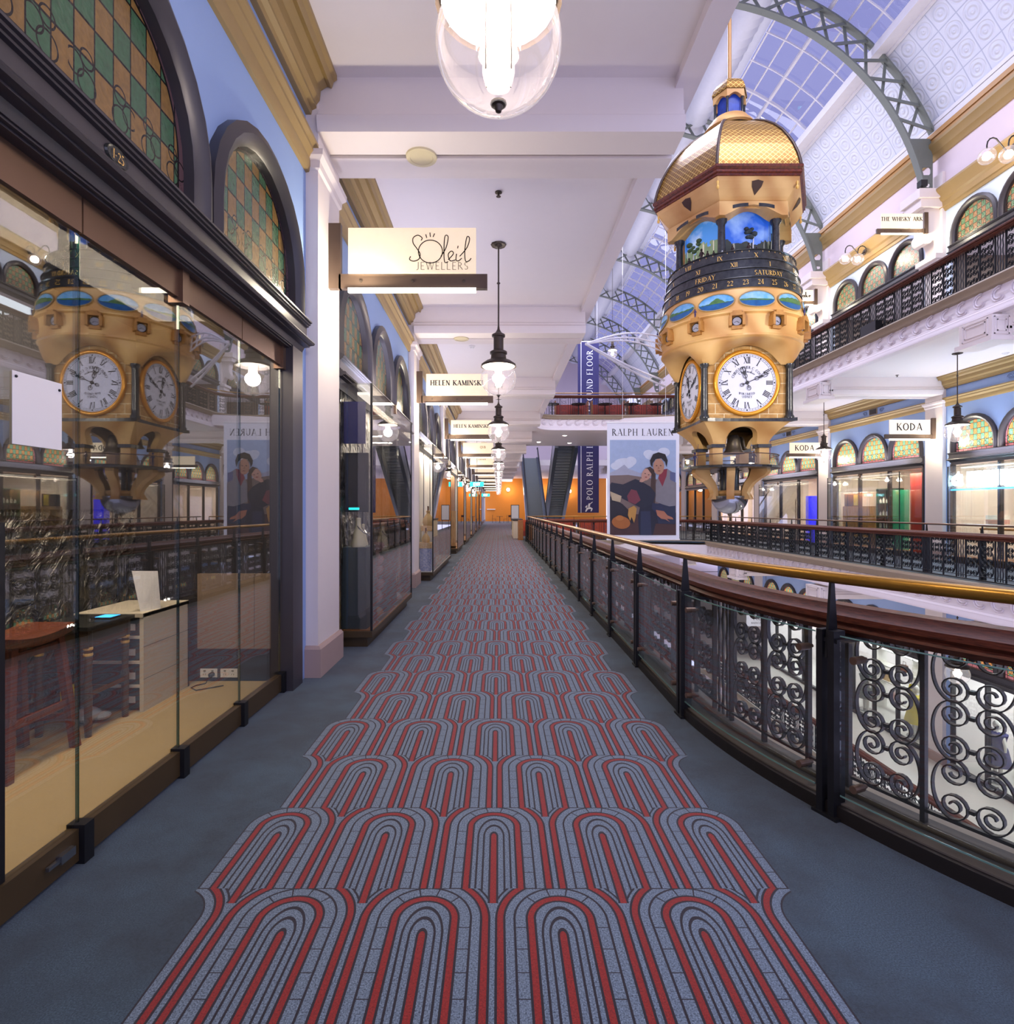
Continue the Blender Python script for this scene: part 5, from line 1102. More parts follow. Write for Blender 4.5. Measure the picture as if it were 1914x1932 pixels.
for sx in (-1, 1):
    for sy in (-1, 1):
        kb(MB().box(sx * .56 - .12, sx * .56 + .12, sy * .56 - .12, sy * .56 + .12, 2.62, 3.05), 'pier', 'sandstone'); kb(MB().box(sx * .56 - .16, sx * .56 + .16, sy * .56 - .16, sy * .56 + .16, 3.04, 3.12), 'pier_cap', 'black marble')
for x, y, r in ((0, -.25, 1), (-.3, .2, .62), (.32, .15, .7)):
    kb(MB().lathe([(.001, 3.40), (.1, 3.39), (.15, 3.3), (.17, 3.15), (.2, 3.02), (.26, 2.95), (.26, 2.93), (.2, 2.94)], (0, 0, 0), 24).map(lambda p: (x + p[0] * r, y + p[1] * r, 3.4 + (p[2] - 3.4) * r)), 'bell', 'bell bronze', 50)
kb(MB().lathe([(.3, 2.62), (1.1, 2.62), (1.17, 2.60), (1.17, 2.55), (1.05, 2.53), (.3, 2.53)], seg=24), 'gallery_floor', 'black marble')
gr = kb(MB().lathe([(1.13, 2.62), (1.13, 2.86)], seg=24), 'gallery_glass', 'clear glass')
kb(MB().tube([(1.13 * cos(2 * pi * i / 24), 1.13 * sin(2 * pi * i / 24), 2.87) for i in range(24)], .012, 5, True), 'gallery_rail', 'bronze', 60)
for ph, m, h in ((-75, 'navy banner', .34), (95, 'red panel', .42), (10, 'skin dark', .3), (150, 'skin dark', .3)):
    a = radians(ph); g = MB(); figurine(g, 1.0 * sin(a), -1.0 * cos(a), 2.62, h, a, .4); g.tube([(1.0 * sin(a) + .06, -1.0 * cos(a), 2.66), (1.0 * sin(a) + .08, -1.0 * cos(a), 2.66 + h * 1.5)], .006, 4); kb(g, 'guard_figurine', m, 40)
for k in range(6):
    a = radians(-80 + 60 * k); S = [(.98, 2.53), (1.0, 2.46), (.93, 2.38), (.78, 2.30), (.64, 2.2), (.54, 2.08), (.49, 1.96), (.52, 1.86), (.58, 1.80), (.40, 1.80), (.36, 1.9), (.37, 2.05), (.44, 2.22), (.55, 2.36), (.6, 2.53)]
    P = lambda r, t, z: (r * sin(a) + t * cos(a), -r * cos(a) + t * sin(a), z); n = len(S); mb = MB()
    mb.add([P(r, -.09, z) for r, z in S] + [P(r, .09, z) for r, z in S], [(i, (i + 1) % n, n + (i + 1) % n, n + i) for i in range(n)] + [(0, 1, 13, 14), (1, 2, 12, 13) , (2, 3, 12, 12)][:0])
    for t in (0, n): mb.f += [(t + i, t + i + 1, t + 13 - i, t + 14 - i) for i in range(7)]
    kb(mb, 'scrolled_bracket', 'sandstone', 50)
for k in range(5): a = 2 * pi * k / 5; kb(MB().lathe([(.06, 2.0), (.05, 2.04), (.05, 2.48), (.065, 2.53)], (.19 * cos(a), .19 * sin(a), 0), 12, cap=True), 'short_column', 'black marble', 50)
kb(MB().lathe([(.001, 2.02), (.33, 2.02), (.36, 1.95), (.3, 1.86), (.001, 1.86)], seg=24), 'base_block', 'sandstone', 30)
kb(MB().lathe([(.44 * sin(radians(a)), 1.86 - .43 * cos(radians(a))) for a in range(1, 91, 8)] + [(.44, 1.88)], seg=28), 'mirror_bowl', 'chrome', 60)
kb(MB().lathe([(.001, 1.36), (.03, 1.38), (.045, 1.41), (.06, 1.44), (.12, 1.455)], seg=12), 'bowl_finial', 'bell bronze', 40)
# lantern on top
kb(MB().lathe([(.62, 11.0), (.66, 11.04), (.55, 11.2), (.47, 11.28), (.44, 11.34), (.001, 11.36)], seg=32), 'lantern_base', 'sandstone', 30)
kb(MB().lathe([(.3, 11.3), (.3, 11.9)], seg=6), 'lantern_panel', 'lantern blue')
for k in range(6):
    a = radians(60 * k); kb(MB().lathe([(.035, 11.3), (.03, 11.34), (.03, 11.74), (.045, 11.78)], (.37 * cos(a), .37 * sin(a), 0), 8, cap=True), 'lantern_column', 'black marble', 50)
for k, a in enumerate(FA):
    s = .42; n = 8; vs = []; ap = s * .866; mb = MB()
    for i in range(n + 1):
        q = -s / 2 + s * i / n; zb = 11.76 + (.1 * cos(pi * q / (s * .8)) if abs(q) < s * .4 else 0); vs += [face(a, q, ap, zb), face(a, q, ap, 11.95), face(a, q * .8, ap - .08, zb), face(a, q * .8, ap - .08, 11.95)]
    for i in range(n): b = i * 4; mb.f += [(b, b + 4, b + 5, b + 1), (b + 2, b + 3, b + 7, b + 6), (b, b + 2, b + 6, b + 4)]
    mb.v = vs; kb(mb, 'lantern_arch', 'sandstone')
shingled([(.44, 11.95), (.45, 12.0), (.41, 12.12), (.33, 12.24), (.22, 12.32), (.06, 12.36)], 'lantern_cap')
# ---------------------------------------------------------------- white stay truss holding the clock
t = thing('stay_truss', (1.75, 11.55, 4.95), 'white tubular stay truss reaching from the ceiling beam end toward the clock drum', 'truss')
A0 = Vector((1.78, 11.6, 4.92)); ends = [Vector((4.19, 14.6, z)) for z in (5.96, 5.76, 5.6)] + [Vector((4.38, 15.0, 4.78)), Vector((4.3, 14.8, 4.9))]
lines = []
for i, e in enumerate(ends):
    bow = .16 if i < 3 else -.05; pts = [A0 + (e - A0) * (k / 12) + Vector((0, 0, bow * sin(pi * k / 12))) for k in range(13)]; lines.append(pts); MB().tube(pts, .02 if i < 3 else .028, 6).build('chord', 'white steel', t, 60)
g = MB()
for k in range(3, 12, 2):
    for a, b in ((0, 1), (1, 2), (3, 4), (0, 2)): g.tube([lines[a][k], lines[b][min(12, k + 1)]], .008, 4)
g.build('web', 'white steel', t)
# ---------------------------------------------------------------- shops behind the facades
struct('wall_shops_left_back', MB().box(-4.2, -4.1, 5.2, 60, 0, 3.2), 'mid interior'); struct('ceiling_shops_left', MB().box(-4.2, XWL - .06, 5.2, 60, 3.15, 3.2), 'mid interior')
floor_poly('floor_shops_left', 0.015, [(-4.2, 5.2), (XWL - .06, 5.2), (XWL - .06, 60), (-4.2, 60)], 'tan carpet')
def shopfront(side, y0, z0=0, n=4, glassm='case glass', num=0, handle=False):
    X = XWL if side == 'L' else XWR; s = 1 if side == 'L' else -1; B = lambda a, b, c, d_, e, f, mb: mb.box(min(X + s * a, X + s * b), max(X + s * a, X + s * b), c, d_, z0 + e, z0 + f)
    a, b = y0 + .22, y0 + 5.08; mb = MB(); d = struct('door_%d' % num, B(-.1, .03, a, b, 2.88, 2.97, B(-.1, .02, a, b, 0, .12, mb)), 'dark frame')
    for k in range(n + 1): y = a + (b - a) * k / n; B(-.1, .03, y - .03, y + .03, .1, 2.9, MB()).build('mullion', 'dark frame', d)
    for k in range(n): ya, yb = a + (b - a) * k / n + .03, a + (b - a) * (k + 1) / n - .03; B(-.05, -.04, ya, yb, .12, 2.88, MB()).build('glass_pane', glassm, d)
    if handle:
        for q in (-.09, .09): y = a + (b - a) / n + q; MB().tube([(X + s * .06, y, z0 + .7), (X + s * .06, y, z0 + 2.0)], .015, 6).build('door_handle', 'bronze', d)
    return d
for i in range(1, 9):
    shopfront('L', PIL[i] + .7, num=i + 1)
    struct('wall_shop_partition', MB().box(-4.2, XWL - .06, PIL[i + 1] + .2, PIL[i + 1] + .3, 0, 3.2), 'mid interior')
for i in range(1, 6): area('shop_ceiling_light', (-2.9, PIL[i] + 3.4, 3.1), 1.2, 3.0, 60 if i > 1 else 20, WARM)
for i in range(1, 8): shopfront('R', PIL[i] + .7, num=20 + i, n=3, glassm='clear glass', handle=(i in (4, 3)))
for i in range(1, 5): shopfront('R', PIL[i] + .7, -FH, num=30 + i)
for nm, z in (('', 0), ('_lower', -FH), ('_top', FH)):
    struct('wall_shops_right_back' + nm, MB().box(17.6, 17.7, 5, 60, z, z + 3.2), 'shop white' if nm == '_lower' else 'shop brown'); struct('ceiling_shops_right' + nm, MB().box(XWR + .08, 17.7, 5, 60, z + 3.15, z + 3.2), 'white plaster')
    for i in range(1, 8): struct('wall_shop_partition', MB().box(XWR + .06, 17.6, PIL[i] + .2, PIL[i] + .5, z, z + 3.2), 'mid interior' if nm == '_top' else 'cream paint')
floor_poly('floor_shops_right', 0.012, [(XWR + .06, 5), (17.7, 5), (17.7, 60), (XWR + .06, 60)], 'oak')
for i in range(1, 6):
    area('shop_ceiling_light', (15.3, PIL[i] + 3.4, 3.1), 2.0, 4.0, (0, 90, 75, 90, 80, 60)[i], (.75, .87, 1.0) if i == 1 else WARM)
    w_ = area('window_display_light', (13.72, PIL[i] + 3.4, 2.86), .12, 4.2, 95, (.6, .8, 1.0) if i == 2 - 1 else WARM, (0, radians(-30), 0))
    if i < 5: area('lower_shop_light', (15.3, PIL[i] + 3.4, 3.1 - FH), 2.0, 4.0, 160, (.92, .95, 1.0))
    if i < 4: area('upper_shop_light', (15.3, PIL[i + 1] + 3.4, 3.1 + FH), 2.0, 4.0, 40, (.8, .9, 1.0))
for k, y in enumerate((15, 24, 33)): area('ground_floor_light', (5.9, y, -6.9), 3, 4, 130, (1, .97, .95))
# ---------------------------------------------------------------- glass showcases along the walkway
def showcase(y0, y1, xf, lab, back='mid interior', tray='dark plinth', s=1, deck='oak', power=14, col=WARM):
    X0 = XWL + .01 if s > 0 else XWR - .01; a, b = min(X0, xf), max(X0, xf); zt = 2.96 if s > 0 else 2.8
    t = thing('showcase', (xf - s * .15, (y0 + y1) / 2, 0), lab, 'display case', 'glass showcases in front of the shops')
    MB().box(a + (.0 if s > 0 else .07), b - (.07 if s > 0 else 0), y0 + .07, y1 - .07, 0, .12).build('plinth', 'dark plinth', t); MB().box(a, b, y0 - .01, y1 + .01, .12, .19).build('tray', tray, t)
    MB().box(a + .005, b - .005, y0 + .01, y1 - .01, .19, .2).build('deck', deck, t)
    bk = X0 + s * .004
    MB().box(min(bk, bk + s * .004), max(bk, bk + s * .004), y0 + .02, y1 - .02, .2, zt).build('back_panel', back, t)
    gx = xf - s * .01
    MB().box(gx - .004, gx + .004, y0 + .01, y1 - .01, .19, zt).build('front_glass', 'case glass', t)
    for y in (y0 + .005, y1 - .005): MB().box(a + .01, b - .01, y - .004, y + .004, .19, zt).build('end_glass', 'case glass', t)
    for y in (y0, y1 - .02): MB().box(gx - .012, gx + .012, y, y + .02, .19, zt).build('corner_post', 'black iron', t)
    MB().box(a, b, y0, y1, zt - .01, zt).build('top_glass', 'case glass', t)
    m = (y0 + y1) / 2; MB().box(gx - .02, gx + .02, m - .03, m + .03, zt - .1, zt + .02).build('clamp', 'bronze', t)
    MB().box((a + b) / 2 - .06, (a + b) / 2 + .06, y0 + .3, y1 - .3, zt - .07, zt - .04).build('case_light', 'white enamel', t)
    area('showcase_light', ((a + b) / 2, (y0 + y1) / 2, zt - .1), .12, (y1 - y0) * .7, power, col)
    return t
XF = -1.41
showcase(6.36, 9.26, XF, 'tall glass jewellery showcase with draped plinths and cream necklace busts', 'silver foil', deck='oak', power=14)
showcase(12.3, 16.9, XF, 'tall bright showcase with straw bags on printed pedestals', 'white box', deck='white box', power=40)
showcase(19.75, 23.18, XF, 'glass showcase with an amber side panel, third along the walkway', 'oak', power=30)
showcase(24.9, 28.8, XF, 'glass showcase, fourth along the walkway', 'red panel', power=30); showcase(30.6, 34.8, XF, 'glass showcase, fifth along the walkway', 'white box', power=30); showcase(36.6, 40.8, XF, 'glass showcase, sixth along the walkway', 'ash wood', power=30); showcase(42.6, 46.8, XF, 'glass showcase, seventh along the walkway', 'orange wall', power=30)
for q, y in ((0, 7.0),): pass
for i in range(1, 8):
    area('case_top_uplight', (-1.6, PIL[i] + 3.2, 3.02), .2, 3.4, 46, (.78, .76, 1.0), (pi, 0, 0))
    if i < 6: area('case_top_uplight', (13.3, PIL[i] + 3.2, 3.02), .2, 3.4, 46, (.80, .82, 1.0), (pi, 0, 0))
# contents of the jewellery case
def bust(x, y, z, lab, h=.34):
    t = thing('necklace_bust', (x, y, z), lab, 'display bust', 'cream necklace busts'); k = h / .34
    MB().lathe([(.001, 0), (.13, .0), (.135, .02), (.10, .1), (.085, .16), (.05, .23), (.042, .3), (.05, .33), (.001, .335)], (0, 0, 0), 18).map(lambda p: (x + p[0] * k * .6, y + p[1] * k, z + p[2] * k)).build('torso', 'cream velvet', t, 60)
    MB().tube([(x + .04 + .05 * cos(radians(a)), y + .075 * sin(radians(a)), z + (.2 - .05 * cos(radians(a))) * k) for a in range(0, 360, 24)], .006, 5, True).build('necklace', 'chrome', t)
def cloth_plinth(x0, x1, y0, y1, h, lab):
    mb = MB(); n = 40; vs = []; top = []
    for i in range(n):
        f = i / n * 4; e = int(f); u = f - e; P = [(x0, y0), (x1, y0), (x1, y1), (x0, y1), (x0, y0)]; x = P[e][0] + (P[e + 1][0] - P[e][0]) * u; y = P[e][1] + (P[e + 1][1] - P[e][1]) * u
        w = .02 * sin(i * 1.7) + .012 * sin(i * 3.1); cx_, cy_ = (x0 + x1) / 2, (y0 + y1) / 2; vs += [(x, y, .2 + h), (x + (x - cx_) * .04 + w * .3, y + (y - cy_) * .04 + w * .3, .2 + h * .7), (cx_ + (x - cx_) * (1.1 + w), cy_ + (y - cy_) * (1.1 + w), .2)]
    fs = [(i * 3 + j, ((i + 1) % n) * 3 + j, ((i + 1) % n) * 3 + j + 1, i * 3 + j + 1) for i in range(n) for j in (0, 1)] + [tuple(i * 3 for i in range(n))]
    return tag(mb.add(vs, fs).build('draped_plinth', 'slate cloth', None, 30, ((x0 + x1) / 2, (y0 + y1) / 2, .2)), lab, 'display plinth', 'cloth draped plinths')
cloth_plinth(-1.76, -1.5, 6.45, 6.95, .92, 'tall dark cloth-draped plinth at the near end of the jewellery showcase'); cloth_plinth(-1.74, -1.48, 7.55, 8.2, .78, 'lower dark cloth-draped plinth in the middle of the jewellery showcase')
bust(-1.62, 6.58, 1.12, 'cream necklace bust on the tall plinth, front one'); bust(-1.62, 6.8, 1.12, 'smaller cream necklace bust on the tall plinth, rear one', .26); bust(-1.6, 7.85, .98, 'cream necklace bust on the lower plinth', .4)
for k, (x, y, z, r) in enumerate(((-1.56, 7.2, .2, .1), (-1.55, 8.5, .2, .09))):
    mb = MB()
    for j in range(7): a = j * .9; mb.sphere((x + .05 * cos(a), y + .05 * sin(a), z + .05 + .02 * (j % 2)), r * .6, 8, 5, .7)
    tag(mb.build('shell_ornament', 'paper' if k else 'straw', None, 60, (x, y, z)), ['pale shell ornament lying by the draped plinth in the jewellery showcase', 'pale shell and teal glass ornament at the far end of the jewellery showcase'][k], 'ornament')
fl = thing('paper_flower', (-1.58, 7.3, .2), 'tall pink paper flower trailing down between the draped plinths', 'flower')
for j in range(12):
    a = j * 2.4; z = 1.0 - j * .06; q = MB().lathe([(.001, 0), (.05, .03), (.075, .09), (.06, .13)], (0, 0, 0), 8).map(lambda p, a=a, z=z: (-1.58 + .05 * cos(a) + p[0], 7.28 + .06 * sin(a) + p[1], z + p[2])); q.build('petal', 'pink petal', fl, 60)
MB().tube([(-1.58, 7.28, .2), (-1.57, 7.3, .6), (-1.6, 7.27, 1.0)], .012, 6).build('stem', 'green shelf', fl)
bt = thing('butterfly_ornament', (-1.5, 8.05, .55), 'small pale butterfly ornament on the showcase glass', 'ornament')
for s_ in (-1, 1): MB().poly([(-1.425, 8.05, .56), (-1.425, 8.05 + s_ * .1, .66), (-1.425, 8.05 + s_ * .13, .58), (-1.425, 8.05 + s_ * .06, .53), (-1.425, 8.05 + s_ * .07, .48), (-1.425, 8.05, .5)]).build('wing', 'straw', bt)
MB().tube([(-1.425, 8.05, .47), (-1.425, 8.05, .6)], .008, 5).build('body', 'ink', bt)
sc = thing('framed_screen', (-1.7, 6.6, 1.6), 'dark framed screen hanging at the near end of the jewellery showcase', 'screen')
MB().box(-1.77, -1.5, 6.55, 6.6, 1.52, 2.2).build('frame', 'rubber', sc); MB().box(-1.74, -1.53, 6.545, 6.55, 1.6, 2.16).build('screen', 'dark interior', sc); MB().box(-1.72, -1.6, 6.54, 6.545, 1.545, 1.57).build('status_light', 'exit green', sc)
tag(MB().box(-1.77, -1.52, 6.5, 6.52, 2.3, 2.78).build('poster_card', 'navy banner', None, 0, (-1.64, 6.51, 2.3)), 'small blue picture card above the framed screen', 'card')
# contents of the bright case
def straw_bag(x, y, z, lab, k=1.0):
    t = thing('straw_bag', (x, y, z), lab, 'handbag', 'straw bags'); MB().lathe([(.001, 0), (.11, .0), (.14, .06), (.13, .14), (.07, .22), (.04, .25), (.06, .3), (.03, .31)], (0, 0, 0), 16).map(lambda p: (x + p[0] * k * .8, y + p[1] * k, z + p[2] * k)).build('body', 'straw', t, 60)
    MB().tube([(x, y - .05 * k, z + .28 * k), (x, y - .06 * k, z + .4 * k), (x, y + .06 * k, z + .4 * k), (x, y + .05 * k, z + .28 * k)], .01, 5).build('handle', 'brown timber', t)
for k, (y, h, m) in enumerate(((12.55, .62, 'blue print'), (12.95, .98, 'woven print'), (13.35, .45, 'woven print'))):
    t = thing('pedestal', (-1.6, y, .2), ['blue printed pedestal, first in the bright showcase', 'woven-topped pedestal, second in the bright showcase', 'short printed pedestal, third in the bright showcase'][k], 'pedestal', 'printed pedestals')
    MB().box(-1.72, -1.48, y - .13, y + .13, .2, .2 + h - .12).build('column', 'blue print' if k != 1 else 'white box', t); MB().box(-1.74, -1.46, y - .15, y + .15, .2 + h - .12, .2 + h).build('cap', 'woven print', t)
straw_bag(-1.6, 12.55, .82, 'small straw bag on the blue printed pedestal', .8); straw_bag(-1.6, 12.95, 1.18, 'round beige straw bag on the woven-topped pedestal', 1.1); straw_bag(-1.6, 13.35, .65, 'small straw bag on the short printed pedestal', .8)
tag(MB().box(-1.75, -1.5, 19.95, 20.0, .2, 1.5).box(-1.75, -1.5, 19.95, 20.4, .2, .26).build('timber_stand', 'ash wood', None, 0, (-1.6, 20.1, .2)), 'amber timber stand inside the third showcase', 'display stand')
# ---------------------------------------------------------------- opposite shops
showcase(12.3, 16.7, 13.16, 'glass showcase under the neon letters, opposite gallery', 'clear glass', s=-1, power=12, col=(.7, .85, 1)); showcase(18.7, 22.8, 13.16, 'glass showcase in front of the green shelves under the larger KODA sign', 'clear glass', s=-1, power=8); showcase(24.9, 28.8, 13.16, 'glass showcase under the smaller KODA sign', 'clear glass', s=-1, power=8)
ne = thing('neon_sign', (13.3, 15.6, 2.2), 'glowing blue-white neon letters above the showcase at the frame edge', 'neon sign')
for tx, y, h in (('a', 16.55, .75), ('G', 14.65, .42)):
    L = MB(); text(L, tx, h, lambda p, y=y: (13.33, y - p[0], 2.22 + p[1]), .2, .16, False); L.build('neon_letter', 'neon', ne)
g = MB()
for k in range(5): y = 16.1 - k * .27; g.box(13.32, 13.34, y - .1, y + .1, 2.2, 2.62)
g.build('neon_word', 'neon', ne); MB().box(13.34, 13.36, 14.4, 16.8, 2.1, 2.14).build('neon_rail', 'neon blue', ne)
point('neon_glow', (-.3, 0, .2), 70, (.45, .75, 1.0), .3, ne)
ds = thing('display_table', (14.4, 16.1, 0), 'dark display table with folded goods in the neon-lit shop', 'table'); MB().box(14.1, 14.7, 15.3, 16.7, .95, 1.0).build('tabletop', 'oak', ds)
for x in (14.13, 14.67):
    for y in (15.35, 16.65): MB().box(x - .025, x + .025, y - .025, y + .025, 0, .95).build('leg', 'black iron', ds)
for k in range(3): tag(MB().box(14.2, 14.5, 16.15, 16.6, 1.0 + k * .13, 1.12 + k * .13).build('folded_towel', ['white box', 'pink petal', 'paper'][k], None, 0, (14.35, 16.4, 1.0 + k * .13)), 'folded towel on the display table of the neon-lit shop, %s of its pile' % ['bottom', 'middle', 'top'][k], 'towel', 'folded towels')
tl = thing('table_lamp', (14.4, 15.55, 1.0), 'white lamp-shaped mannequin bust on the display table of the neon-lit shop', 'mannequin'); MB().lathe([(.1, 1.0), (.14, 1.05), (.11, 1.2), (.15, 1.35), (.05, 1.42), (.05, 1.47), (.09, 1.52), (.09, 1.6), (.04, 1.68), (.001, 1.69)], (14.4, 15.55, 0), 16).build('body', 'shop white', tl, 60)
tag(MB().box(13.9, 13.95, 21.05, 23.0, .012, 1.67).build('timber_screen', 'ash wood', None, 0, (13.92, 22, .012)), 'pale vertical timber panel in the larger KODA shop window', 'panel')
tag(MB().box(13.9, 13.96, 19.35, 20.08, .012, 2.22).build('teal_screen', 'teal panel', None, 0, (13.92, 19.7, .012)), 'bright teal green panel beside the green shelves', 'panel')
tag(MB().box(13.88, 13.92, 18.5, 19.2, .012, 2.75).build('curtain', 'red panel', None, 0, (13.9, 18.8, .012)), 'reddish brown curtain at the near end of the larger KODA shop', 'curtain')
sh = thing('shelf_unit', (14.1, 20.55, .012), 'dark green shelf unit of bottles in the larger KODA shop', 'shelf')
MB().box(14.28, 14.32, 20.12, 21.0, .012, 2.3).build('back_panel', 'green shelf', sh)
for y in (20.12, 20.97): MB().box(13.92, 14.3, y, y + .03, .012, 2.3).build('side_panel', 'green shelf', sh)
SHZ = (.3, .85, 1.3, 1.75, 2.27)
for z in SHZ: MB().box(13.92, 14.3, 20.12, 21.0, z, z + .03).build('shelf_board', 'green shelf', sh)
random.seed(3); bp_ = None; n = 0
for si, z in enumerate(SHZ[:4]):
    for j in range(5 if si != 1 else 8):
        y = 20.22 + j * (.16 if si != 1 else .095); x = 14.0
        if bp_ is None: bp_ = MB().lathe([(.001, 0), (.035, 0), (.035, .13), (.012, .17), (.012, .21), (.001, .21)], (x, y, z + .03), 10).build('bottle', 'paper', None, 40, (x, y, z + .03)); tag(bp_, 'white bottle standing on the %s shelf of the green shelf unit' % ['lowest', 'second', 'third', 'fourth'][si], 'bottle', 'bottles on the lowest green shelf')
        else: o = dup(bp_, (x, y, z + .03), 'white bottle standing on the %s shelf of the green shelf unit' % ['lowest', 'second', 'third', 'fourth'][si], 'bottles on the %s green shelf' % ['lowest', 'second', 'third', 'fourth'][si]); o.scale = (1, 1, 1 if j % 2 else .75)
pf_ = thing('framed_picture', (13.92, 22.4, 1.67), 'black and yellow framed picture above the timber panel', 'picture'); MB().box(13.91, 13.94, 22.0, 22.9, 1.67, 2.15).build('frame', 'black paint', pf_); MB().box(13.9, 13.91, 22.05, 22.3, 1.7, 2.12).build('print', 'yellow print', pf_)
tag(MB().lathe([(.3, .012), (.3, 2.15), (.001, 2.15)], (14.2, 25.7, 0), 20).build('blue_column', 'blue lamp', None, 60, (14.2, 25.7, .012)), 'deep blue glowing cylinder in the smaller KODA shop', 'display column')
struct('trim_white_reveal', MB().box(13.75, 13.85, 23.02, 23.15, 0, 2.7), 'white box')
# vents and scrollwork on the friezes
for i in (2, 3, 4):
    y = PIL[i] + 3.35; v = thing('air_vent', (XWR, y, 5.0), 'dark square grille in the blue frieze of the opposite wall, %s from the neon shop' % ['first', 'second', 'third'][i - 2], 'vent', 'dark frieze grilles')
    MB().box(XWR - .02, XWR, y - .22, y + .22, 4.98, 5.2).build('frame', 'tan band', v); MB().box(XWR - .03, XWR - .015, y - .18, y + .18, 5.0, 5.17).build('grille', 'dark interior', v)
    g = MB()
    for s_ in (-1, 1): g.tube([(XWR - .01, y + s_ * (.45 + .12 * cos(radians(a)) * (1 - a / 900)), 5.08 + .08 * sin(radians(a)) * (1 - a / 900)) for a in range(0, 700, 30)], .008, 4)
    struct('trim_scrollwork', g, 'blue line')
# speaker box on the upper rail, camera on the corbel
tag(MB().box(9.86, 10.04, 14.9, 15.5, 6.22, 6.5).build('speaker_box', 'black paint', None, 0, (9.95, 15.2, 6.22)), 'black box standing at the foot of the upper-floor balustrade', 'speaker')
fl_ = thing('floodlight', (12.85, 17.35, 11.25), 'small black floodlight on top of the corbel under the roof arch', 'floodlight'); MB().box(12.78, 12.98, 17.22, 17.4, 11.34, 11.52).build('housing', 'black paint', fl_); MB().tube([(12.88, 17.32, 11.25), (12.88, 17.32, 11.36)], .02, 6).build('bracket', 'black paint', fl_)
# lower floor goods, seen down through the railing
def handbag(x, y, z, m, lab):
    t = thing('handbag', (x, y, z), lab, 'handbag', 'handbags in the lower shop'); MB().add([(x - .08, y - .16, z), (x + .08, y - .16, z), (x + .08, y + .16, z), (x - .08, y + .16, z), (x - .05, y - .13, z + .24), (x + .05, y - .13, z + .24), (x + .05, y + .13, z + .24), (x - .05, y + .13, z + .24)], [(3, 2, 1, 0), (4, 5, 6, 7), (0, 1, 5, 4), (1, 2, 6, 5), (2, 3, 7, 6), (3, 0, 4, 7)]).build('body', m, t); MB().tube([(x, y - .08, z + .24), (x, y - .07, z + .36), (x, y + .07, z + .36), (x, y + .08, z + .24)], .01, 5).build('handle', 'brown timber', t)
cols = ['brown timber', 'pink petal', 'straw', 'red panel', 'green shelf', 'white box', 'navy banner', 'yellow print']; words_ = ['brown', 'pink', 'straw-coloured', 'red', 'dark green', 'white', 'navy', 'yellow']
for i in (1, 2, 3):
    st = thing('display_shelving', (15.2, PIL[i] + 3.3, -FH), 'white shelving in the lower shop, %s bay from the neon-lit end' % ['first', 'second', 'third'][i - 1], 'shelf', 'white shelving of the lower shops')
    for z in (.5, 1.1, 1.7, 2.3): MB().box(14.9, 15.3, PIL[i] + 1.2, PIL[i] + 5.2, z - FH, z - FH + .04).build('shelf_board', 'white box', st)
    for y in (1.2, 3.2, 5.16): MB().box(14.9, 15.3, PIL[i] + y, PIL[i] + y + .04, -FH, 2.5 - FH).build('upright', 'white box', st)
    for j in range(8): z = (.54, 1.14, 1.74)[j % 3]; handbag(15.05, PIL[i] + 1.6 + j * .45, z - FH, cols[(j + i) % 8], '%s handbag on the %s lower-shop shelving, %s board' % (words_[(j + i) % 8], ['first', 'second', 'third'][i - 1], ['low', 'middle', 'high'][j % 3]))
for k, (y, m, w) in enumerate(((13.2, 'straw', 'straw-coloured'), (16.2, 'navy banner', 'navy'), (19.4, 'yellow print', 'yellow'), (22.0, 'slate cloth', 'grey'))):
    t = thing('mannequin', (14.2, y, -FH), 'shop mannequin in %s clothes behind the lower-floor shop glass' % w, 'mannequin', 'mannequins of the lower shops')
    b = MB(); figurine(b, 14.2, y, -FH + .05, 1.7, pi / 2, .1); b.build('body', 'white box', t, 60)
    MB().lathe([(.34, .5), (.24, .95), (.17, 1.1), (.24, 1.38), (.1, 1.45)], (14.2, y, -FH), 14).build('dress', m, t, 60); MB().lathe([(.001, 0), (.25, 0), (.25, .05), (.001, .05)], (14.2, y, -FH), 16).build('stand', 'chrome', t)
sg = thing('hanging_sign', (10.6, 23.4, -3.3), 'small white POLO sign hanging on the lower floor', 'sign'); MB().box(10.2, 11.2, 23.4, 23.44, -3.25, -2.8).build('panel', 'shop white', sg)
L = MB(); text(L, 'POLO', .15, lambda p: (10.7 + p[0], 23.39, -3.0 + p[1]), .15, .05); text(L, 'RALPH LAUREN', .07, lambda p: (10.7 + p[0], 23.39, -3.15 + p[1]), .15, .06); L.build('lettering', 'ink', sg)
MB().tube([(10.4, 23.42, -2.8), (10.4, 23.42, CEIL - FH)], .008, 5).tube([(11.0, 23.42, -2.8), (11.0, 23.42, CEIL - FH)], .008, 5).build('wire', 'lamp metal', sg)
# ---------------------------------------------------------------- hanging banners
bn = thing('poster_banner', (5.71, 22.5, .36), 'large hanging poster of a seated couple headed RALPH LAUREN', 'banner')
BY = 22.5; MB().box(4.29, 7.14, BY, BY + .02, .36, 4.98).build('cloth', 'poster white', bn); MB().tube([(4.27, BY + .01, 4.98), (7.16, BY + .01, 4.98)], .025, 8).build('top_rod', 'white steel', bn); MB().tube([(4.27, BY + .01, .36), (7.16, BY + .01, .36)], .03, 8).build('bottom_rod', 'white steel', bn)
MB().tube([(4.9, BY, 4.98), (4.9, BY, 18.34)], .008, 4).tube([(6.6, BY, 4.98), (6.6, BY, 18.37)], .008, 4).build('wire', 'white steel', bn)
L = MB(); text(L, 'RALPH LAUREN', .27, lambda p: (5.715 + p[0] * .93, BY - .003, 4.46 + p[1]), .13, .04, True, .14); L.build('lettering', 'ink', bn)
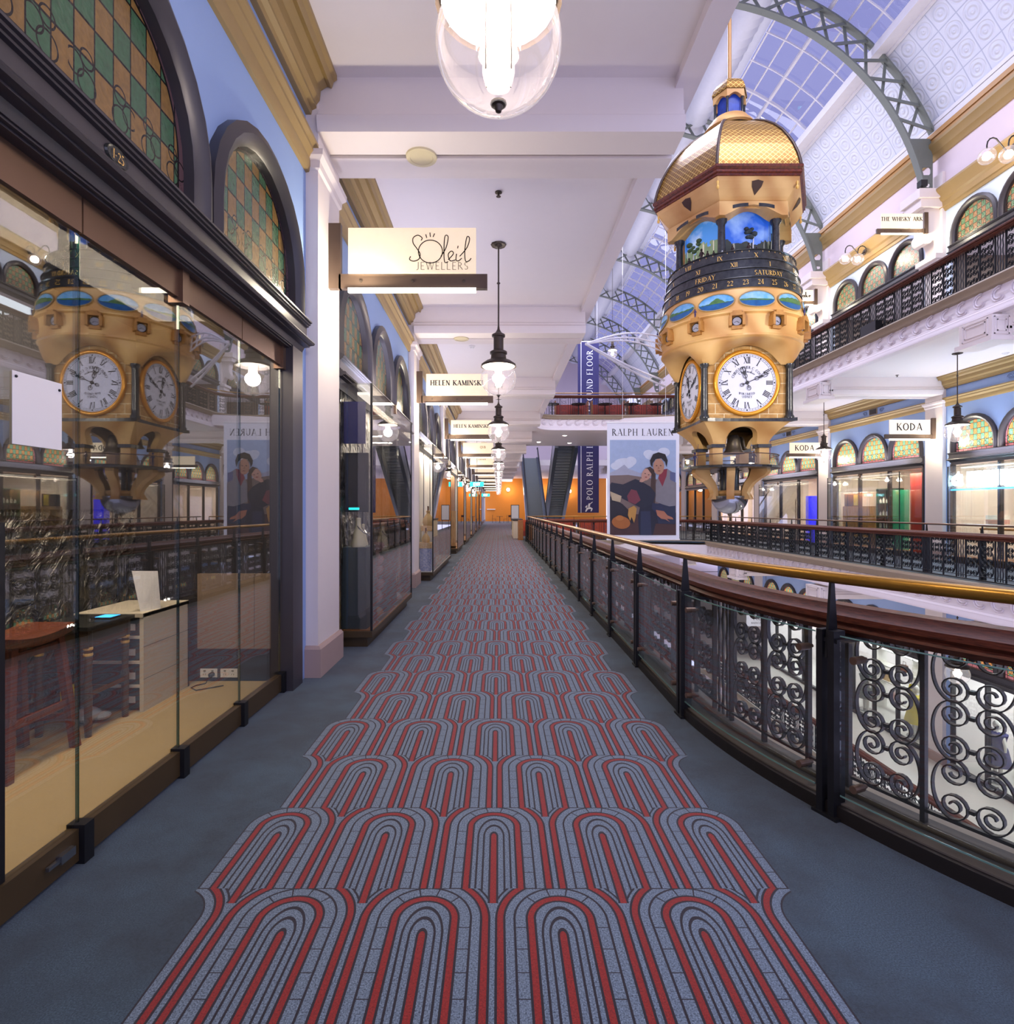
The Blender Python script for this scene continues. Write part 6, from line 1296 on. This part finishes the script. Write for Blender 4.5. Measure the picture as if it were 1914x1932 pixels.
LAY = [0]
def pp(pts, col, name='print'):
    LAY[0] += 1; nm = 'print ' + col; mat(nm, col, .6, var=.12, vscale=5)
    mb = MB().poly([(4.4 + (x - 465) / 485 * 2.61, BY - .002 - LAY[0] * .0012, 4.29 - (y - 1090) / 695 * 3.76) for x, y in reversed(pts)]); mb.build(name, nm, bn)
def el(cx, cy_, rx, ry, n=20, rot=0): c, s = cos(rot), sin(rot); return [(cx + rx * cos(2 * pi * i / n) * c - ry * sin(2 * pi * i / n) * s, cy_ + rx * cos(2 * pi * i / n) * s + ry * sin(2 * pi * i / n) * c) for i in range(n)]
pp([(465, 1090), (950, 1090), (950, 1785), (465, 1785)], '#a8bcde', 'printed_sky')
for c in ((570, 1262, 75, 40), (520, 1280, 50, 30), (620, 1245, 40, 34), (800, 1205, 80, 36), (750, 1190, 40, 28), (860, 1180, 45, 34)): pp(el(*c), '#d3dcee', 'printed_cloud')
pp([(465, 1330), (520, 1305), (570, 1270), (600, 1300), (680, 1330), (760, 1330), (760, 1420), (465, 1420)], '#a9aec4', 'printed_mountain')
pp([(465, 1350), (600, 1345), (950, 1400), (950, 1785), (465, 1785)], '#7c6c68', 'printed_ground')
pp([(465, 1640), (950, 1620), (950, 1785), (465, 1785)], '#4a3030', 'printed_bench')
pp([(465, 1500), (560, 1560), (600, 1600), (640, 1700), (465, 1680)], '#24222e', 'printed_trousers'); pp([(690, 1560), (800, 1560), (945, 1600), (945, 1705), (800, 1700), (780, 1785), (680, 1785), (670, 1650)], '#1f2438', 'printed_trousers')
pp([(790, 1560), (945, 1530), (945, 1700), (820, 1700)], '#28304c', 'printed_jeans'); pp([(690, 1610), (760, 1610), (770, 1785), (690, 1785)], '#2c3350', 'printed_jeans')
pp([(885, 1300), (915, 1320), (945, 1345), (945, 1570), (900, 1575), (850, 1560), (800, 1540), (790, 1440), (830, 1330)], '#85828a', 'printed_jacket'); pp([(905, 1320), (945, 1330), (945, 1400), (905, 1380)], '#5f6690', 'printed_flowers')
pp([(835, 1310), (885, 1300), (880, 1350), (850, 1430), (820, 1370)], '#8a3040', 'printed_scarf'); pp([(770, 1300), (800, 1340), (800, 1500), (790, 1600), (760, 1500)], '#4a3530', 'printed_hair')
pp([(475, 1400), (560, 1415), (650, 1375), (690, 1390), (760, 1430), (800, 1480), (780, 1560), (700, 1590), (640, 1560), (560, 1520), (465, 1470), (465, 1420)], '#23273a', 'printed_coat'); pp([(620, 1450), (660, 1460), (690, 1530), (650, 1560), (600, 1540), (590, 1500)], '#7c3a48', 'printed_plaid')
pp([(465, 1465), (550, 1500), (540, 1545), (480, 1530)], '#bfae90', 'printed_cuff'); pp([(775, 1550), (850, 1560), (860, 1610), (800, 1620), (770, 1590)], '#2a3050', 'printed_sleeve')
pp(el(733, 1340, 34, 50, 20, .5), '#c79a88', 'printed_face'); pp([(715, 1300), (760, 1285), (790, 1310), (790, 1370), (770, 1340), (740, 1300)], '#3c2a28', 'printed_hair'); pp([(690, 1370), (725, 1385), (700, 1400), (680, 1395)], '#c79a88', 'printed_neck')
pp(el(822, 1285, 40, 58), '#b98a72', 'printed_face'); pp([(758, 1240), (780, 1195), (820, 1180), (870, 1195), (888, 1240), (880, 1290), (868, 1250), (840, 1225), (800, 1230), (778, 1260), (775, 1290), (762, 1270)], '#1e1a1e', 'printed_hair')
for x in (806, 836): pp(el(x, 1278, 7, 3, 8), '#241a18', 'printed_eye')
pp([(818, 1280), (828, 1300), (814, 1302)], '#a0735e', 'printed_nose'); pp(el(824, 1316, 12, 3.5, 10), '#8a4a42', 'printed_mouth'); pp(el(728, 1362, 9, 4, 10), '#9a4440', 'printed_mouth')
for x, y in ((722, 1335), (748, 1345)): pp(el(x, y, 6, 3, 8), '#241a18', 'printed_eye')
pp([(800, 1600), (860, 1610), (885, 1640), (920, 1655), (930, 1670), (880, 1665), (905, 1690), (870, 1670), (840, 1665), (810, 1640)], '#b5765c', 'printed_hand')
pp(el(545, 1692, 68, 46, 22, .15), '#a8642c', 'printed_bag'); pp(el(535, 1660, 30, 20, 16), '#b8743a', 'printed_bag_flap'); pp([(600, 1590), (640, 1570), (660, 1590), (650, 1660), (640, 1695), (622, 1650), (612, 1680), (595, 1640)], '#c09048', 'printed_glove')
NY = 37.0
nb = thing('tall_banner', (5.9, NY, 1.3), 'tall navy banner reading POLO RALPH LAUREN GROUND FLOOR beyond the far bridge', 'banner')
MB().box(5.15, 6.52, NY, NY + .03, 1.33, 12.45).build('cloth', 'navy banner', nb); MB().box(5.34, 5.38, NY - .01, NY, 1.33, 12.45).build('white_line', 'poster white', nb); MB().tube([(5.1, NY + .02, 12.45), (6.57, NY + .02, 12.45)], .04, 8).build('top_rod', 'white steel', nb)
L = MB(); text(L, 'POLO RALPH LAUREN  GROUND FLOOR', .40, lambda p: (6.12 - p[1], NY - .012, 7.05 + p[0] * .985), .13, .045, True, .13); L.build('lettering', 'poster white', nb)
L = MB(); 
for pts in ([(0, 0), (.1, .25), (.35, .3), (.5, .2), (.42, .02), (.36, .02), (.4, .18), (.2, .16), (.08, 0)], [(.2, .28), (.3, .3), (.34, .5), (.26, .56), (.2, .45)], [(.3, .45), (.5, .62), (.48, .65), (.28, .5)], [(.0, .3), (.12, .42), (.16, .36), (.08, .24)]): L.poly([(5.62 + x, NY - .012, 1.4 + z) for x, z in pts])
L.build('rider_emblem', 'poster white', nb); MB().tube([(5.3, NY, 12.45), (5.3, NY, 18.38)], .01, 4).tube([(6.4, NY, 12.45), (6.4, NY, 18.39)], .01, 4).build('wire', 'white steel', nb)
# ---------------------------------------------------------------- escalators
def escalator(x, ya, yb, lab, w=.55):
    t = thing('escalator', (x, (ya + yb) / 2, 0), lab, 'escalator', 'escalators beyond the far bridge'); n = 34; s = 1 if yb > ya else -1
    for k in range(n):
        y0, y1 = ya + (yb - ya) * k / n, ya + (yb - ya) * (k + 1) / n; z = FH * (k + 1) / n
        MB().box(x - w, x + w, min(y0, y1), max(y0, y1), z - .2, z).build('step', 'escalator step', t)
    for sx in (-1, 1):
        X = x + sx * (w + .12); side = [(ya - s * .8, -.4), (ya, -.4), (yb + s * .8, FH - .6), (yb + s * .8, FH + .02), (yb, FH + .1), (ya, .1), (ya - s * .8, .02)]
        MB().prism(side, 'x', X - .12, X + .12).build('side_truss', 'escalator steel', t)
        MB().prism([(ya - s * .6, .1), (ya, .1), (yb, FH + .1), (yb + s * .6, FH + .1), (yb + s * .6, FH + .9), (yb, FH + .95), (ya, .95), (ya - s * .6, .9)], 'x', X - .01, X + .01).build('side_glass', 'rail glass', t)
        MB().tube([(X, ya - s * .75, .55), (X, ya - s * .6, .93), (X, ya, .98), (X, yb, FH + .98), (X, yb + s * .6, FH + .93)], .05, 8).build('moving_handrail', 'rubber', t)
escalator(2.88, 42, 52, 'grey escalator rising away beyond the walkway seats'); escalator(4.5, 47.5, 38.4, 'dark escalator rising back toward the far bridge, beside the navy banner')
# ---------------------------------------------------------------- cafe furniture at the far bridge
def booth(x0, x1, y, z, lab, m='orange seat', panel=True, grp='upholstered bench seats'):
    t = thing('bench_seat', ((x0 + x1) / 2, y, z), lab, 'bench', grp); MB().box(x0, x1, y, y + .5, z + .25, z + .46).build('seat', m, t); MB().box(x0, x1, y - .1, y, z + .3, z + (1.05 if z < 1 else .8)).build('backrest', m, t); MB().box(x0, x1, y + .02, y + .46, z, z + .25).build('base', 'oak', t)
    if panel:
        for x in (x0 - .05, x1): MB().box(x, x + .05, y - .12, y + .5, z, z + 1.02).build('side_panel', 'oak', t)
t = thing('booth_seat', (1.25, 28.9, 0), 'timber-sided booth with a red seat at the end of the walkway balustrade', 'bench')
MB().box(1.0, 1.24, 28.6, 28.66, 0, 1.0).build('side_panel', 'oak', t); MB().box(1.0, 1.05, 28.66, 29.6, 0, 1.0).build('side_panel', 'oak', t); MB().box(1.5, 1.62, 28.6, 29.6, 0, 1.0).build('side_panel', 'oak', t); MB().box(1.05, 1.5, 28.75, 29.5, .2, .45).build('seat', 'red seat', t); MB().box(1.05, 1.5, 29.4, 29.55, .3, 1.0).build('backrest', 'orange seat', t)
ct = thing('counter', (.85, 31.6, 0), 'low glass-fronted counter behind the timber booth', 'counter'); MB().box(.75, 1.3, 30.4, 34, .95, 1.02).build('countertop', 'rubber', ct); MB().box(.8, 1.25, 30.45, 33.95, 0, .95).build('front', 'cabinet cream', ct)
for k in range(3): booth(2.3 + 1.9 * k, 3.95 + 1.9 * k, 29.6, 0, 'orange bench seat behind the far balustrade, %s from the walkway' % ['first', 'second', 'third'][k])
for k in range(3): booth(3.0 + 1.9 * k, 4.65 + 1.9 * k, 29.8, FH, 'red bench seat on the upper bridge, %s from the near gallery side' % ['first', 'second', 'third'][k], 'red seat', grp='red bench seats on the upper bridge')
def table(x, y, z, lab, grp):
    t = thing('cafe_table', (x, y, z), lab, 'table', grp); MB().lathe([(.001, .72), (.38, .72), (.38, .75), (.001, .75)], (x, y, z), 20).build('tabletop', 'rubber', t); MB().tube([(x, y, z + .02), (x, y, z + .72)], .03, 8).build('leg', 'black iron', t); MB().lathe([(.001, 0), (.22, 0), (.22, .02), (.001, .03)], (x, y, z), 16).build('base', 'black iron', t); return t
ta = table(2.75, 29.2, FH, 'round black cafe table on the upper bridge, first from the near gallery side', 'round cafe tables on the upper bridge')
for k in range(1, 5): dup(ta, (2.75 + 1.35 * k, 29.2, FH), 'round black cafe table on the upper bridge, %s from the near gallery side' % WD[k - 1])
tb_ = table(.15, 66, 0, 'small round table between the chairs by the orange wall', 'round cafe tables by the orange wall')
def chair(x, y, z, lab, grp, rz=0):
    t = thing('cafe_chair', (x, y, z), lab, 'chair', grp); MB().box(x - .2, x + .2, y - .2, y + .2, z + .43, z + .46).build('seat', 'brown timber', t)
    MB().box(x - .2, x + .2, y + .18, y + .2, z + .62, z + .88).build('backrest', 'brown timber', t)
    for sx in (-.18, .18):
        for sy in (-.18, .18): MB().tube([(x + sx, y + sy, z + (.9 if sy > 0 else .44)), (x + sx * 1.1, y + sy * 1.1, z)], .015, 6).build('leg', 'black iron', t)
    return t
ch = chair(-.5, 66, 0, 'dark cafe chair by the orange end wall, the one nearer the shops', 'cafe chairs by the orange wall'); ch.rotation_euler.z = pi / 2
dup(ch, (.8, 66, 0), 'dark cafe chair by the orange end wall, between the table and the directory board', rz=-pi / 2); dup(ch, (1.35, 66.6, 0), 'dark cafe chair by the orange end wall, just before the directory board', rz=0)
db = thing('directory_board', (1.3, 44, 0), 'white directory board in a dark frame near the escalator', 'notice board'); MB().box(.95, 1.6, 44, 44.05, .7, 1.9).build('frame', 'lamp metal', db); MB().box(1.0, 1.55, 43.98, 44, .75, 1.85).build('sheet', 'paper', db); MB().box(1.0, 1.04, 44, 44.05, 0, .7).build('leg', 'lamp metal', db); MB().box(1.51, 1.55, 44, 44.05, 0, .7).build('leg', 'lamp metal', db)
# orange wall: lights, arch opening, rail
for k, (x, z) in enumerate(((1.25, 4.1), (5.6, 3.9), (9.2, 3.9))):
    t = thing('wall_lamp', (x, YE, z), 'small white globe lamp on the orange end wall, %s from the walkway' % ['first', 'second', 'third'][k], 'lamp', 'globe lamps on the orange wall'); MB().sphere((x, YE - .3, z), .25, 14, 8).build('globe', 'neon warm', t, 60); MB().tube([(x, YE, z - .3), (x, YE - .25, z - .3), (x, YE - .3, z - .1)], .03, 6).build('arm', 'lamp metal', t); point('wall_lamp_light', (0, -.8, 0), 50, WARM, .25, t)
struct('door_arch', MB().prism([(7.2 + 1.3 * cos(radians(a)), 1.9 + 1.6 * sin(radians(a))) for a in range(0, 181, 15)] + [(5.9, 0), (8.5, 0)], 'y', YE - .12, YE), 'white plaster')
hb_ = thing('wall_shelf', (-1.0, YE, 1.5), 'small white shelf rail on the orange end wall', 'shelf'); MB().box(-1.5, -.4, YE - .2, YE, 1.5, 1.62).build('board', 'white box', hb_)
area('end_wash', (2, YE - 4, 5.3), 3, 3, 130, (1, .85, .6))
for y in (31, 34): area('bridge_downlight', (4.3, y, CEIL - .05), 1.5, .4, 45, WARM)
import OpenImageIO as oiio, sys
b=oiio.ImageBuf('/workdir/render_main.png'); s=b.spec(); k=s.width/1914
P=oiio.ImageBufAlgo
for n,x,y,t in [('ceil',1000,480,(190,182,208)),('nearceil',800,60,(168,152,148)),('pillar',590,800,(205,190,195)),('border',400,1450,(62,80,95)),('field',1010,1880,(100,115,135)),('blue',450,100,(125,150,200)),('pinkwall',1850,230,(222,208,215)),('stone',1400,650,(215,165,105)),('soffit',1650,720,(205,205,235)),('shopfloor',150,1500,(130,108,80)),('orange',930,945,(225,130,40)),('fascia',1700,640,(215,200,208)),('vaultpanel',1650,220,(205,215,240)),('vaultnear',1800,100,(175,180,200)),('signface',750,470,(250,235,205)),('bluewallR',1700,765,(130,160,215)),('koda in',1600,900,(130,95,75))]:
    r=oiio.ROI(int(x*k)-3,int(x*k)+4,int(y*k)-3,int(y*k)+4); st=P.computePixelStats(b,roi=r); print(n,[round(v*255) for v in st.avg[:3]],t)
